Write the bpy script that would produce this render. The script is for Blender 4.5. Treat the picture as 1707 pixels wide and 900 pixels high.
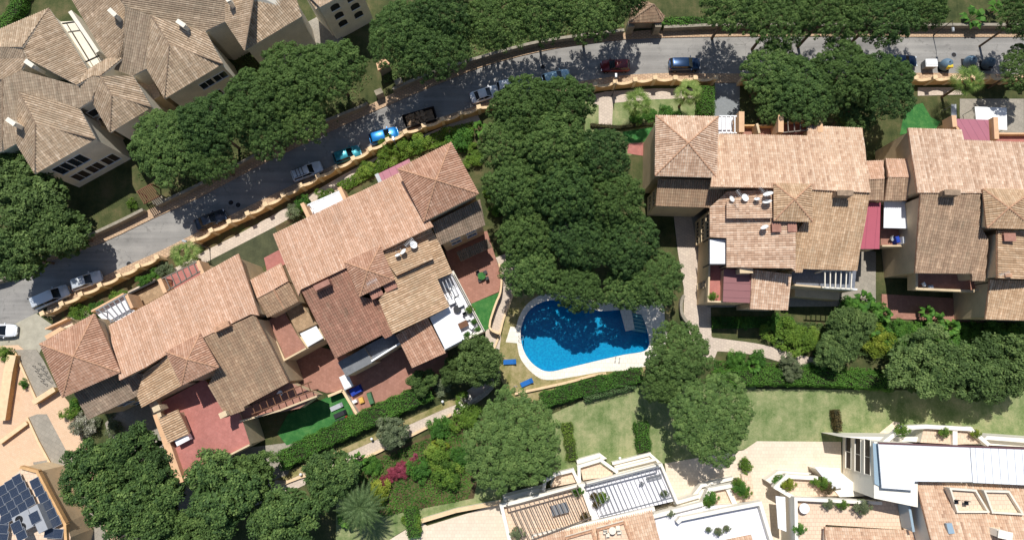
import bpy, math, random
import numpy as np
from mathutils import Vector, Matrix
from mathutils.geometry import tessellate_polygon
R=math.radians
random.seed(7)
for o in list(bpy.data.objects): bpy.data.objects.remove(o)
S=bpy.context.scene
COL=S.collection
# ---------------------------------------------------------------- camera
F=1140.0; CH=95.0; TILT=R(7.74)
cd=bpy.data.cameras.new('camera'); cam=bpy.data.objects.new('camera',cd); COL.objects.link(cam)
cd.sensor_width=36; cd.lens=36*F/1707; cd.clip_end=1000
cam.location=(0,0,CH); cam.rotation_euler=(TILT,0,0); S.camera=cam
# ---------------------------------------------------------------- light
SUN_EL=R(62); SX,SY=-0.12,0.993          # the sun stands towards +Y (photo top)
w=bpy.data.worlds.new('World'); S.world=w; w.use_nodes=True
nt=w.node_tree; bg=nt.nodes['Background']; sk=nt.nodes.new('ShaderNodeTexSky')
sk.sky_type='NISHITA'; sk.sun_disc=False; sk.sun_elevation=SUN_EL; sk.sun_rotation=math.atan2(SX,SY)
sk.air_density=1.0; sk.dust_density=0.6
nt.links.new(sk.outputs[0],bg.inputs[0]); bg.inputs[1].default_value=0.088
sl=bpy.data.lights.new('sun','SUN'); sl.energy=4.3; sl.angle=R(0.5); sl.color=(1,0.965,0.915)
so=bpy.data.objects.new('sun',sl); COL.objects.link(so)
sv=Vector((SX*math.cos(SUN_EL),SY*math.cos(SUN_EL),math.sin(SUN_EL)))
so.rotation_euler=sv.to_track_quat('Z','Y').to_euler()
S.view_settings.view_transform='Standard'; S.view_settings.look='None'
S.view_settings.exposure=0.1; S.view_settings.gamma=1
# ---------------------------------------------------------------- helpers
def P(px,py,z=0.0):
    """world point of height z seen at photograph position px,py"""
    a=(px-853.5)/F; b=-(py-450)/F
    d=Vector((a, b*math.cos(TILT)+math.sin(TILT), b*math.sin(TILT)-math.cos(TILT)))
    s=(z-CH)/d.z
    return Vector((0,0,CH))+d*s
def tag(o,label=None,cat=None,group=None,kind=None):
    if label: o['label']=label
    if cat: o['category']=cat
    if group: o['group']=group
    if kind: o['kind']=kind
    return o
def thing(name,label,cat,loc=(0,0,0),rz=0,group=None):
    o=bpy.data.objects.new(name,None); COL.objects.link(o); o.location=loc; o.rotation_euler=(0,0,rz)
    o.empty_display_size=0.3
    return tag(o,label,cat,group)
class MB:
    def __init__(s): s.v=[]; s.f=[]; s.m=[]; s.uv=None
    def add(s,vs,fs,mi=0):
        k=len(s.v); s.v+= [tuple(v) for v in vs]; s.f+=[tuple(i+k for i in f) for f in fs]; s.m+=[mi]*len(fs)
    def box(s,c,d,rz=0,mi=0,taper=1.0):
        cx,cy,cz=c; a,b,h=d[0]/2,d[1]/2,d[2]/2; cs,sn=math.cos(rz),math.sin(rz); vs=[]
        for z,t in ((-h,1),(h,taper)):
            for x,y in ((-a,-b),(a,-b),(a,b),(-a,b)):
                x*=t;y*=t; vs.append((cx+x*cs-y*sn,cy+x*sn+y*cs,cz+z))
        s.add(vs,[(3,2,1,0),(4,5,6,7),(0,1,5,4),(1,2,6,5),(2,3,7,6),(3,0,4,7)],mi)
    def prism(s,pts,z0,z1=None,mi=0,bottom=True):
        """pts: world points; vertical prism from z0 to each point's z (or z1)"""
        n=len(pts); p=[Vector((q[0],q[1],q[2] if z1 is None else z1)) for q in pts]
        if area2(p)<0: p.reverse()
        vs=[(q.x,q.y,z0) for q in p]+[tuple(q) for q in p]
        fs=[(i,(i+1)%n,n+(i+1)%n,n+i) for i in range(n)]
        tr=tri(p)
        fs+=[tuple(n+i for i in t) for t in tr]
        if bottom: fs+=[tuple(reversed(t)) for t in tr]
        s.add(vs,fs,mi)
    def tube(s,a,b,r0,r1=None,n=8,mi=0,caps=True):
        a=Vector(a); b=Vector(b); r1=r0 if r1 is None else r1
        d=(b-a).normalized(); q=d.orthogonal().normalized(); t=d.cross(q)
        vs=[]
        for c,r in ((a,r0),(b,r1)):
            for i in range(n):
                th=2*math.pi*i/n; vs.append(c+(q*math.cos(th)+t*math.sin(th))*r)
        fs=[(i,(i+1)%n,n+(i+1)%n,n+i) for i in range(n)]
        if caps: fs+=[tuple(range(n-1,-1,-1)),tuple(range(n,2*n))]
        s.add(vs,fs,mi)
    def bar(s,a,b,w,h,mi=0):
        """horizontal-ish beam with rectangular section"""
        a=Vector(a); b=Vector(b); d=b-a; l=Vector((-d.y,d.x,0)).normalized()*w/2; u=Vector((0,0,h/2))
        vs=[a-l-u,a+l-u,a+l+u,a-l+u,b-l-u,b+l-u,b+l+u,b-l+u]
        s.add(vs,[(0,1,2,3),(7,6,5,4),(0,4,5,1),(1,5,6,2),(2,6,7,3),(3,7,4,0)],mi)
    def lathe(s,c,prof,n=12,mi=0):
        c=Vector(c); vs=[]
        for r,z in prof:
            for i in range(n):
                th=2*math.pi*i/n; vs.append(c+Vector((r*math.cos(th),r*math.sin(th),z)))
        fs=[]
        for k in range(len(prof)-1):
            for i in range(n):
                fs.append((k*n+i,k*n+(i+1)%n,(k+1)*n+(i+1)%n,(k+1)*n+i))
        fs.append(tuple(range(n-1,-1,-1))); m=(len(prof)-1)*n; fs.append(tuple(range(m,m+n)))
        s.add(vs,fs,mi)
    def build(s,name,mats,parent=None,smooth=False):
        me=bpy.data.meshes.new(name); me.from_pydata(s.v,[],s.f)
        if not isinstance(mats,(list,tuple)): mats=[mats]
        for m in mats: me.materials.append(m)
        if len(mats)>1: me.polygons.foreach_set('material_index',s.m)
        if smooth: me.polygons.foreach_set('use_smooth',[True]*len(me.polygons))
        me.update()
        o=bpy.data.objects.new(name,me); COL.objects.link(o)
        if parent is not None:
            o.parent=parent
            if parent.type=='EMPTY' or True:
                o.matrix_parent_inverse=Matrix.Identity(4)
        return o
def area2(p):
    return sum(p[i][0]*p[(i+1)%len(p)][1]-p[(i+1)%len(p)][0]*p[i][1] for i in range(len(p)))
def tri(p,holes=()):
    """triangles (indices) facing up for xy polygon p"""
    loops=[[Vector((q[0],q[1],0)) for q in p]]+[[Vector((q[0],q[1],0)) for q in h] for h in holes]
    t=tessellate_polygon(loops); flat=[q for l in loops for q in l]; out=[]
    for a,b,c in t:
        if (flat[b]-flat[a]).cross(flat[c]-flat[a]).z<0: b,c=c,b
        out.append((a,b,c))
    return out
def copy_tree(o,parent=None):
    c=o.copy(); COL.objects.link(c)
    if parent is not None: c.parent=parent
    for ch in o.children: copy_tree(ch,c)
    return c
def inset(p,d):
    n=len(p); q=[]
    if area2(p)<0: p=list(reversed(p))
    for i in range(n):
        a=Vector(p[i-1][:2]); b=Vector(p[i][:2]); c=Vector(p[(i+1)%n][:2])
        e1=(b-a); e2=(c-b)
        if e1.length<1e-4 or e2.length<1e-4: q.append(Vector(p[i])); continue
        e1.normalize(); e2.normalize()
        n1=Vector((-e1.y,e1.x)); n2=Vector((-e2.y,e2.x)); m=n1+n2
        if m.length<0.3: m=n1
        else: m=m/ max(0.5,m.dot(n1))
        q.append(Vector((b.x+m.x*d,b.y+m.y*d,p[i][2])))
    return q
# ---------------------------------------------------------------- materials
def srgb(r,g,b):
    f=lambda c:(c/255/12.92) if c/255<=0.04045 else ((c/255+0.055)/1.055)**2.4
    return (f(r),f(g),f(b),1)
class NT:
    def __init__(s,name):
        s.m=bpy.data.materials.new(name); s.m.use_nodes=True; s.t=s.m.node_tree; s.b=s.t.nodes['Principled BSDF']
        s.b.inputs['Specular IOR Level'].default_value=0.25
    def n(s,ty,**k):
        x=s.t.nodes.new(ty)
        for a,b in k.items(): setattr(x,a,b)
        return x
    def l(s,a,b): s.t.links.new(a,b)
    def noise(s,vec,scale,detail=3,rough=0.6):
        x=s.n('ShaderNodeTexNoise'); x.inputs['Scale'].default_value=scale; x.inputs['Detail'].default_value=detail
        x.inputs['Roughness'].default_value=rough
        if vec is not None: s.l(vec,x.inputs['Vector'])
        return x.outputs['Fac']
    def ramp(s,fac,stops):
        x=s.n('ShaderNodeValToRGB'); e=x.color_ramp.elements
        while len(e)<len(stops): e.new(0.5)
        for i,(p,c) in enumerate(stops): e[i].position=p; e[i].color=c if len(c)==4 else (*c,1)
        s.l(fac,x.inputs[0]); return x.outputs[0]
    def mix(s,fac,a,b,mode='MIX'):
        x=s.n('ShaderNodeMix',data_type='RGBA',blend_type=mode)
        for k,v in ((0,fac),(6,a),(7,b)):
            if hasattr(v,'links'): s.l(v,x.inputs[k])
            else: x.inputs[k].default_value=v
        return x.outputs[2]
    def math(s,op,a,b=0,c=0):
        x=s.n('ShaderNodeMath',operation=op)
        for k,v in enumerate((a,b,c)):
            if hasattr(v,'links'): s.l(v,x.inputs[k])
            else: x.inputs[k].default_value=v
        return x.outputs[0]
    def pos(s): return s.n('ShaderNodeNewGeometry').outputs['Position']
    def bump(s,h,strength=0.3,dist=0.05):
        x=s.n('ShaderNodeBump'); x.inputs['Strength'].default_value=strength; x.inputs['Distance'].default_value=dist
        s.l(h,x.inputs['Height']); s.l(x.outputs[0],s.b.inputs['Normal'])
def plain(name,c,rough=0.6,metal=0,var=0.12,scale=1.5,spec=0.3,bump=0):
    t=NT(name); p=t.pos(); n=t.noise(p,scale,4); 
    d=tuple(max(0,x*(1-var*1.6)) for x in c[:3])+(1,); u=tuple(min(1,x*(1+var)) for x in c[:3])+(1,)
    n2=t.noise(p,scale*9,3)
    f=t.math('ADD',t.math('MULTIPLY',n,0.6),t.math('MULTIPLY',n2,0.4))
    t.l(t.ramp(f,[(0.33,d),(0.62,u)]),t.b.inputs['Base Color'])
    t.b.inputs['Roughness'].default_value=rough; t.b.inputs['Metallic'].default_value=metal
    t.b.inputs['Specular IOR Level'].default_value=spec
    if bump: t.bump(n2,bump,0.03)
    return t.m
def tile_mat(name,cols,stain,amount=0.5,row=0.42,pitch=0.29):
    """barrel tiles: one colour per tile plus lichen stains; cols = 4 colours"""
    t=NT(name); uv=t.n('ShaderNodeUVMap').outputs[0]; sp=t.n('ShaderNodeSeparateXYZ'); t.l(uv,sp.inputs[0])
    fu=t.math('FLOOR',t.math('DIVIDE',sp.outputs[0],pitch)); vv=t.math('DIVIDE',sp.outputs[1],row); fv=t.math('FLOOR',vv)
    cb=t.n('ShaderNodeCombineXYZ'); t.l(fu,cb.inputs[0]); t.l(fv,cb.inputs[1])
    wn=t.n('ShaderNodeTexWhiteNoise',noise_dimensions='2D'); t.l(cb.outputs[0],wn.inputs['Vector'])
    w1=t.n('ShaderNodeTexWhiteNoise',noise_dimensions='1D'); t.l(fu,w1.inputs['W'])
    cv=t.math('ADD',t.math('MULTIPLY',wn.outputs['Value'],0.6),t.math('MULTIPLY',w1.outputs['Value'],0.4))
    cv=t.math('ADD',t.math('MULTIPLY',cv,0.78),0.12)
    c=t.ramp(cv,[(0.0,cols[0]),(0.3,cols[1]),(0.65,cols[2]),(1.0,cols[3])])
    p=t.pos(); big=t.noise(p,0.28,5,0.65); small=t.noise(p,2.2,4,0.7)
    mp=t.n('ShaderNodeMapping'); t.l(uv,mp.inputs[0]); mp.inputs['Scale'].default_value=(2.2,0.28,1)
    st=t.noise(mp.outputs[0],1.0,4,0.65)
    f=t.math('ADD',t.math('ADD',t.math('MULTIPLY',big,0.4),t.math('MULTIPLY',small,0.25)),t.math('MULTIPLY',st,0.35))
    r=t.ramp(f,[(0.42,(0,0,0,1)),(0.66,(1,1,1,1))])
    sb=t.math('MULTIPLY',t.math('MULTIPLY',r,amount),t.math('ADD',0.55,t.math('MULTIPLY',wn.outputs['Value'],0.9)))
    sb=t.math('MINIMUM',sb,0.92)
    t.l(t.mix(sb,c,stain),t.b.inputs['Base Color']); t.b.inputs['Roughness'].default_value=0.85
    fr=t.math('FRACT',vv); t.bump(t.math('MULTIPLY',fr,fr),0.9,0.06)
    return t.m
M={}
M['t_peach']=tile_mat('tile_peach',[srgb(172,132,108),srgb(200,162,134),srgb(216,180,154),srgb(236,206,182)],srgb(134,114,96),0.34)
M['t_orange']=tile_mat('tile_orange',[srgb(153,114,93),srgb(180,139,114),srgb(199,160,135),srgb(224,189,164)],srgb(116,97,81),0.36)
M['t_red']=tile_mat('tile_red',[srgb(138,100,83),srgb(162,119,100),srgb(179,134,113),srgb(205,162,138)],srgb(96,87,72),0.6)
M['t_brown']=tile_mat('tile_brown',[srgb(136,109,90),srgb(162,134,109),srgb(180,151,123),srgb(208,182,151)],srgb(103,94,79),0.6)
M['t_grey']=tile_mat('tile_grey',[srgb(118,101,85),srgb(145,125,107),srgb(162,142,123),srgb(189,167,142)],srgb(90,85,72),0.75)
M['t_cream']=tile_mat('tile_cream',[srgb(150,120,98),srgb(196,164,138),srgb(224,196,170),srgb(244,224,202)],srgb(132,108,88),0.35)
M['t_tan']=tile_mat('tile_tan',[srgb(157,128,100),srgb(186,155,123),srgb(212,182,149),srgb(235,209,178)],srgb(111,98,77),0.42)
M['t_old']=tile_mat('tile_old',[srgb(134,109,91),srgb(165,138,114),srgb(190,161,134),srgb(221,192,161)],srgb(96,89,73),0.6)
M['t_salmon']=tile_mat('tile_salmon',[srgb(152,118,98),srgb(200,166,138),srgb(222,194,166),srgb(240,220,196)],srgb(150,124,104),0.3)
M['t_dlight']=tile_mat('tile_weathered_light',[srgb(136,115,96),srgb(174,151,125),srgb(201,178,151),srgb(237,216,191)],srgb(104,96,79),0.5)
M['t_dgrey']=tile_mat('tile_weathered_grey',[srgb(127,110,93),srgb(156,137,116),srgb(177,158,135),srgb(209,190,165)],srgb(95,88,74),0.6)
M['ridge']=plain('ridge_tile',srgb(188,146,116),0.85,var=0.3,scale=3)
M['ridge_grey']=plain('ridge_tile_grey',srgb(150,128,106),0.85,var=0.3,scale=3)
M['wall']=plain('plaster_beige',srgb(208,186,152),0.9,var=0.10,scale=0.6)
M['wall_cream']=plain('plaster_cream',srgb(226,218,200),0.9,var=0.08,scale=0.6)
M['wall_peach']=plain('plaster_peach',srgb(214,174,136),0.9,var=0.10,scale=0.8)
M['wall_white']=plain('plaster_white',srgb(236,230,216),0.85,var=0.04,scale=0.5)
M['wall_tan']=plain('wall_ochre',srgb(208,166,116),0.9,var=0.14,scale=0.7)
M['wall_stone']=plain('wall_stone',srgb(146,136,118),0.9,var=0.2,scale=1.2)
M['asphalt']=None
M['white']=plain('white_paint',srgb(238,238,236),0.5,var=0.03)
M['grey']=plain('grey_metal',srgb(140,142,144),0.45,0.3,var=0.06)
M['bronze']=plain('bronze_metal',srgb(118,108,98),0.5,0.3,var=0.08)
M['dark']=plain('dark_plastic',srgb(36,38,42),0.5,var=0.1)
M['wood']=plain('brown_timber',srgb(112,78,56),0.7,var=0.2,scale=4)
M['iron']=plain('dark_iron',srgb(52,50,50),0.5,0.4)
M['lightmetal']=plain('light_steel',srgb(180,182,184),0.4,0.3,var=0.05)
def glass_mat(name,c):
    t=NT(name); t.b.inputs['Base Color'].default_value=c; t.b.inputs['Roughness'].default_value=0.12
    t.b.inputs['Specular IOR Level'].default_value=0.6; return t.m
M['glass']=glass_mat('window_glass',srgb(40,46,54))
M['glass_blue']=glass_mat('blue_glass',srgb(150,172,186))
M['shutter']=plain('dark_shutter',srgb(58,50,44),0.6,var=0.15,scale=6)
def striped(name,c1,c2,pitch,width,ang=0.0,rough=0.5):
    """flat sheet with seams: stripes along v of its UV map"""
    t=NT(name); uv=t.n('ShaderNodeUVMap').outputs[0]; sp=t.n('ShaderNodeSeparateXYZ'); t.l(uv,sp.inputs[0])
    f=t.math('FRACT',t.math('DIVIDE',sp.outputs[0],pitch)); g=t.math('LESS_THAN',f,width)
    n=t.noise(t.pos(),1.3,4); base=t.mix(t.math('MULTIPLY',n,0.5),c1,tuple(x*0.72 for x in c1[:3])+(1,))
    t.l(t.mix(g,base,c2),t.b.inputs['Base Color']); t.b.inputs['Roughness'].default_value=rough
    h=t.math('SUBTRACT',1.0,g); t.bump(h,0.5,0.03); return t.m
M['mauve']=striped('mauve_sheet',srgb(176,112,124),srgb(132,84,96),0.95,0.05)
M['maroon']=striped('maroon_sheet',srgb(146,100,100),srgb(100,70,72),0.95,0.05)
M['rose']=striped('rose_sheet',srgb(178,92,106),srgb(150,74,90),1.2,0.05)
M['canvas']=striped('white_canvas',srgb(236,238,240),srgb(206,210,214),0.62,0.05)
M['canvas_seam']=striped('white_panels',srgb(238,240,242),srgb(120,122,128),0.95,0.05)
def paver(name,c1,c2,sx,sy,mortar,ms=0.02,var=0.5,big=0.25,rot=0.0):
    t=NT(name); mp=t.n('ShaderNodeMapping'); t.l(t.pos(),mp.inputs[0]); mp.inputs['Rotation'].default_value=(0,0,rot)
    b=t.n('ShaderNodeTexBrick'); t.l(mp.outputs[0],b.inputs['Vector']); b.inputs['Scale'].default_value=1.0
    b.inputs['Brick Width'].default_value=sx; b.inputs['Row Height'].default_value=sy; b.inputs['Mortar Size'].default_value=ms
    b.inputs['Color1'].default_value=c1; b.inputs['Color2'].default_value=c2; b.inputs['Mortar'].default_value=mortar
    n=t.noise(t.pos(),0.5,5,0.65); n2=t.noise(t.pos(),4,3)
    k=t.math('ADD',t.math('MULTIPLY',n,0.7),t.math('MULTIPLY',n2,0.3))
    k=t.math('SUBTRACT',1.0+big*0.5,t.math('MULTIPLY',k,big))
    cc=t.n('ShaderNodeCombineColor'); [t.l(k,cc.inputs[i]) for i in range(3)]
    t.l(t.mix(1.0,b.outputs[0],cc.outputs[0],'MULTIPLY'),t.b.inputs['Base Color']); t.b.inputs['Roughness'].default_value=0.85
    return t.m
M['terracotta']=paver('terracotta_tiles',srgb(166,122,106),srgb(154,112,96),0.4,0.4,srgb(154,110,94),0.02,big=0.8,rot=0.46)
M['red_floor']=paver('red_terrace_tiles',srgb(178,118,108),srgb(168,110,100),0.5,0.5,srgb(172,108,99),0.02,big=0.9,rot=0.46)
M['pink_floor']=paver('pink_floor_tiles',srgb(228,204,178),srgb(221,195,168),0.5,0.5,srgb(190,160,138),0.02)
M['white_floor']=paver('white_floor_tiles',srgb(236,234,236),srgb(228,226,230),0.6,0.6,srgb(200,200,205),0.015,big=0.12)
M['deck_grey']=paver('grey_deck_tiles',srgb(122,126,134),srgb(112,116,124),0.5,0.5,srgb(96,100,106),0.02)
M['beige_tile']=paver('beige_terrace_tiles',srgb(176,148,116),srgb(150,124,96),0.5,0.5,srgb(140,118,92),0.02,rot=0.46)
M['plaza']=paver('plaza_paving',srgb(220,188,158),srgb(212,180,149),0.4,0.2,srgb(204,170,136),0.015,rot=0.5,big=0.35)
M['plaza_grey']=paver('grey_paving',srgb(160,152,138),srgb(150,143,130),0.6,0.6,srgb(128,122,112),0.015,rot=0.5,big=0.5)
M['path']=paver('path_pavers',srgb(206,190,172),srgb(194,178,162),0.4,0.4,srgb(178,164,148),0.02,rot=0.45,big=0.5)
M['patio']=paver('beige_patio',srgb(226,210,188),srgb(219,202,180),0.45,0.45,srgb(204,188,166),0.02,big=0.4)
M['sidewalk']=paver('pavement_tiles',srgb(196,168,138),srgb(186,156,126),0.4,0.4,srgb(150,128,106),0.03,rot=0.45,big=0.6)
M['drive']=paver('driveway_paving',srgb(140,144,146),srgb(130,134,136),0.2,0.1,srgb(122,126,128),0.01,big=0.5)
M['pool_deck']=paver('pool_coping',srgb(236,229,216),srgb(230,222,208),0.6,0.6,srgb(196,186,170),0.015,big=0.3)
# asphalt
t=NT('asphalt'); p=t.pos(); n1=t.noise(p,0.16,6,0.6); n2=t.noise(p,9,3)
mp=t.n('ShaderNodeMapping'); t.l(p,mp.inputs[0]); mp.inputs['Rotation'].default_value=(0,0,-0.45); mp.inputs['Scale'].default_value=(0.05,1.2,1)
n3=t.noise(mp.outputs[0],1.0,4,0.6)
f=t.math('ADD',t.math('ADD',t.math('MULTIPLY',n1,0.45),t.math('MULTIPLY',n2,0.2)),t.math('MULTIPLY',n3,0.35))
t.l(t.ramp(f,[(0.35,srgb(118,116,112)),(0.5,srgb(144,141,136)),(0.65,srgb(168,164,157))]),t.b.inputs['Base Color'])
t.b.inputs['Roughness'].default_value=0.9; M['asphalt']=t.m
base=t.b.inputs['Base Color'].links[0].from_socket
vo=t.n('ShaderNodeTexVoronoi',feature='DISTANCE_TO_EDGE'); vo.inputs['Scale'].default_value=0.22
ds=t.n('ShaderNodeMixRGB'); ds.inputs[0].default_value=0.12; t.l(p,ds.inputs[1]); nn=t.n('ShaderNodeTexNoise'); nn.inputs['Scale'].default_value=1.2; t.l(p,nn.inputs['Vector']); 
vm=t.n('ShaderNodeVectorMath',operation='MULTIPLY_ADD'); t.l(nn.outputs['Color'],vm.inputs[0]); vm.inputs[1].default_value=(1.6,1.6,0); t.l(p,vm.inputs[2]); t.l(vm.outputs[0],vo.inputs['Vector'])
cr=t.math('MULTIPLY',t.math('LESS_THAN',vo.outputs['Distance'],0.006),t.math('MULTIPLY',t.math('GREATER_THAN',n1,0.5),0.3))
oil=t.noise(p,0.9,3,0.5); om=t.ramp(oil,[(0.60,(0,0,0,1)),(0.72,(0.35,0.35,0.35,1))])
t.l(t.mix(om,t.mix(cr,base,srgb(60,58,56)),srgb(84,82,80)),t.b.inputs['Base Color'])
def grass(name,c1,c2,c3,sc=0.35):
    t=NT(name); p=t.pos(); a=t.noise(p,sc,6,0.7); b=t.noise(p,7,3,0.7); mp=t.n('ShaderNodeMapping'); t.l(p,mp.inputs[0])
    mp.inputs['Scale'].default_value=(1.4,0.06,1); s=t.noise(mp.outputs[0],1.0,3)
    f=t.math('ADD',t.math('ADD',t.math('MULTIPLY',a,0.6),t.math('MULTIPLY',b,0.25)),t.math('MULTIPLY',s,0.15))
    t.l(t.ramp(f,[(0.40,c1),(0.5,c2),(0.61,c3)]),t.b.inputs['Base Color']); t.b.inputs['Roughness'].default_value=0.95
    t.bump(b,0.5,0.06); return t.m
M['lawn']=grass('lawn_grass',srgb(96,116,66),srgb(128,138,92),srgb(160,158,116))
M['lawn_dry']=grass('dry_grass',srgb(112,112,62),srgb(146,136,92),srgb(172,154,116),0.6)
M['turf']=grass('artificial_turf',srgb(46,98,50),srgb(58,112,56),srgb(84,130,70),0.8)
M['lawn_dark']=grass('olive_grass',srgb(62,66,48),srgb(76,80,58),srgb(90,92,66))
M['soil']=grass('garden_soil',srgb(74,60,44),srgb(96,84,58),srgb(92,104,56),0.5)
M['ground']=grass('ground_cover',srgb(52,62,34),srgb(76,82,48),srgb(104,96,66),0.3)
t=NT('pool_mosaic'); p=t.pos(); v=t.n('ShaderNodeTexVoronoi'); v.inputs['Scale'].default_value=3.5; t.l(p,v.inputs['Vector'])
t.l(t.mix(t.math('MULTIPLY',v.outputs['Distance'],0.7),srgb(0,128,172),srgb(18,178,206)),t.b.inputs['Base Color']); M['mosaic']=t.m
t=NT('pool_water'); t.t.nodes.remove(t.b)
tr=t.n('ShaderNodeBsdfTransparent'); tr.inputs[0].default_value=(0.56,0.88,0.95,1); gl=t.n('ShaderNodeBsdfGlossy'); gl.inputs['Roughness'].default_value=0.03
fr=t.n('ShaderNodeFresnel'); fr.inputs[0].default_value=1.33; mx=t.n('ShaderNodeMixShader')
bn=t.n('ShaderNodeBump'); bn.inputs['Strength'].default_value=0.25; bn.inputs['Distance'].default_value=0.05
t.l(t.noise(t.pos(),3.5,3),bn.inputs['Height']); t.l(bn.outputs[0],gl.inputs['Normal']); t.l(bn.outputs[0],fr.inputs['Normal'])
t.l(fr.outputs[0],mx.inputs[0]); t.l(tr.outputs[0],mx.inputs[1]); t.l(gl.outputs[0],mx.inputs[2])
t.l(mx.outputs[0],t.t.nodes['Material Output'].inputs[0]); M['water']=t.m
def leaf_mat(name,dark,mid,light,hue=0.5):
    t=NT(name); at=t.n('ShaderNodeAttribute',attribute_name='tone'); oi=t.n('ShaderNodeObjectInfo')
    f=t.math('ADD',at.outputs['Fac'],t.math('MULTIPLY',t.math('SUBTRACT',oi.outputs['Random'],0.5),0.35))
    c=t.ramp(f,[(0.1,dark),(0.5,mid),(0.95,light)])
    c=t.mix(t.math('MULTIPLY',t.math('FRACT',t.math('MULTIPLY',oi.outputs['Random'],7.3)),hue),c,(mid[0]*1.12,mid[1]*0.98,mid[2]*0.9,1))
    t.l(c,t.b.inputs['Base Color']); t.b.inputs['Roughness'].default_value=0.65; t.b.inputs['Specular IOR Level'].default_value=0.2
    tl=t.n('ShaderNodeBsdfTranslucent'); t.l(c,tl.inputs[0]); mx=t.n('ShaderNodeMixShader'); mx.inputs[0].default_value=0.25
    t.l(t.b.outputs[0],mx.inputs[1]); t.l(tl.outputs[0],mx.inputs[2]); t.l(mx.outputs[0],t.t.nodes['Material Output'].inputs[0])
    return t.m
M['pine']=leaf_mat('pine_needles',srgb(62,88,50),srgb(92,121,64),srgb(134,158,88))
M['broad']=leaf_mat('broad_leaves',srgb(60,84,46),srgb(94,120,66),srgb(138,160,94))
M['olive']=leaf_mat('olive_leaves',srgb(78,94,66),srgb(112,126,92),srgb(150,160,124))
M['bright']=leaf_mat('bright_leaves',srgb(62,92,36),srgb(98,132,48),srgb(152,174,76))
M['hedge']=leaf_mat('hedge_leaves',srgb(50,88,36),srgb(78,124,48),srgb(114,156,66))
M['hedge_grey']=leaf_mat('grey_hedge_leaves',srgb(66,98,60),srgb(92,126,78),srgb(120,150,98))
M['datepalm']=leaf_mat('date_palm_leaves',srgb(52,74,44),srgb(80,104,60),srgb(128,148,98))
M['palm']=leaf_mat('palm_leaves',srgb(58,84,36),srgb(98,126,56),srgb(156,172,98))
M['pink']=leaf_mat('pink_flowers',srgb(104,56,62),srgb(150,66,86),srgb(188,106,124))
M['yellow']=leaf_mat('yellow_leaves',srgb(92,112,34),srgb(132,148,50),srgb(176,182,78))
M['blossom']=leaf_mat('white_blossom',srgb(90,100,70),srgb(170,170,150),srgb(236,230,222))
M['deadleaf']=leaf_mat('dry_leaves',srgb(72,66,42),srgb(98,88,56),srgb(124,116,74))
M['bark']=plain('pine_bark',srgb(110,92,76),0.9,var=0.3,scale=3)
# ---------------------------------------------------------------- ground sheets
LAY=[0]
def sheet(name,pts,mat,z=None,z0=0,kind='structure',label=None,world=False,holes=()):
    """flat ground zone from photo points; a raised one gets sides"""
    if z is None:
        LAY[0]+=1; z=0.004*LAY[0]
    p=[Vector((q[0],q[1],z)) for q in pts] if world else [P(x,y,z) for x,y in pts]
    if area2(p)<0: p.reverse()
    hs=[[P(x,y,z) for x,y in h] for h in holes]
    mb=MB(); allp=p+[q for h in hs for q in h]
    mb.add(allp,tri(p,hs))
    if z>0.08:
        loops=[p]+hs; k=0
        for l in loops:
            n=len(l); vs=[tuple(q) for q in l]+[(q.x,q.y,0) for q in l]
            mb.add(vs,[(i,(i+1)%n,n+(i+1)%n,n+i) for i in range(n)])
    o=mb.build(name,mat); tag(o,label,None,None,kind); return o
def catmull(pts,closed=False,n=6):
    out=[]; N=len(pts); rng=range(N if closed else N-1)
    g=lambda i: pts[i%N] if closed else pts[max(0,min(N-1,i))]
    for i in rng:
        p0,p1,p2,p3=g(i-1),g(i),g(i+1),g(i+2)
        for k in range(n):
            t=k/n
            out.append(tuple(0.5*((2*b)+(-a+c)*t+(2*a-5*b+4*c-d)*t*t+(-a+3*b-3*c+d)*t**3) for a,b,c,d in zip(p0,p1,p2,p3)))
    if not closed: out.append(tuple(pts[-1]))
    return out
def band(line,w0,w1,z=0):
    """polygon of a strip beside a photo polyline, offsets in metres (left +)"""
    q=[P(x,y,z) for x,y in line]; L=[];Rr=[]
    for i in range(len(q)):
        d=(q[min(i+1,len(q)-1)]-q[max(i-1,0)]); d.z=0; d.normalize(); nn=Vector((-d.y,d.x,0))
        L.append(q[i]+nn*w0); Rr.append(q[i]+nn*w1)
    return [(v.x,v.y) for v in L+Rr[::-1]]
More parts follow.
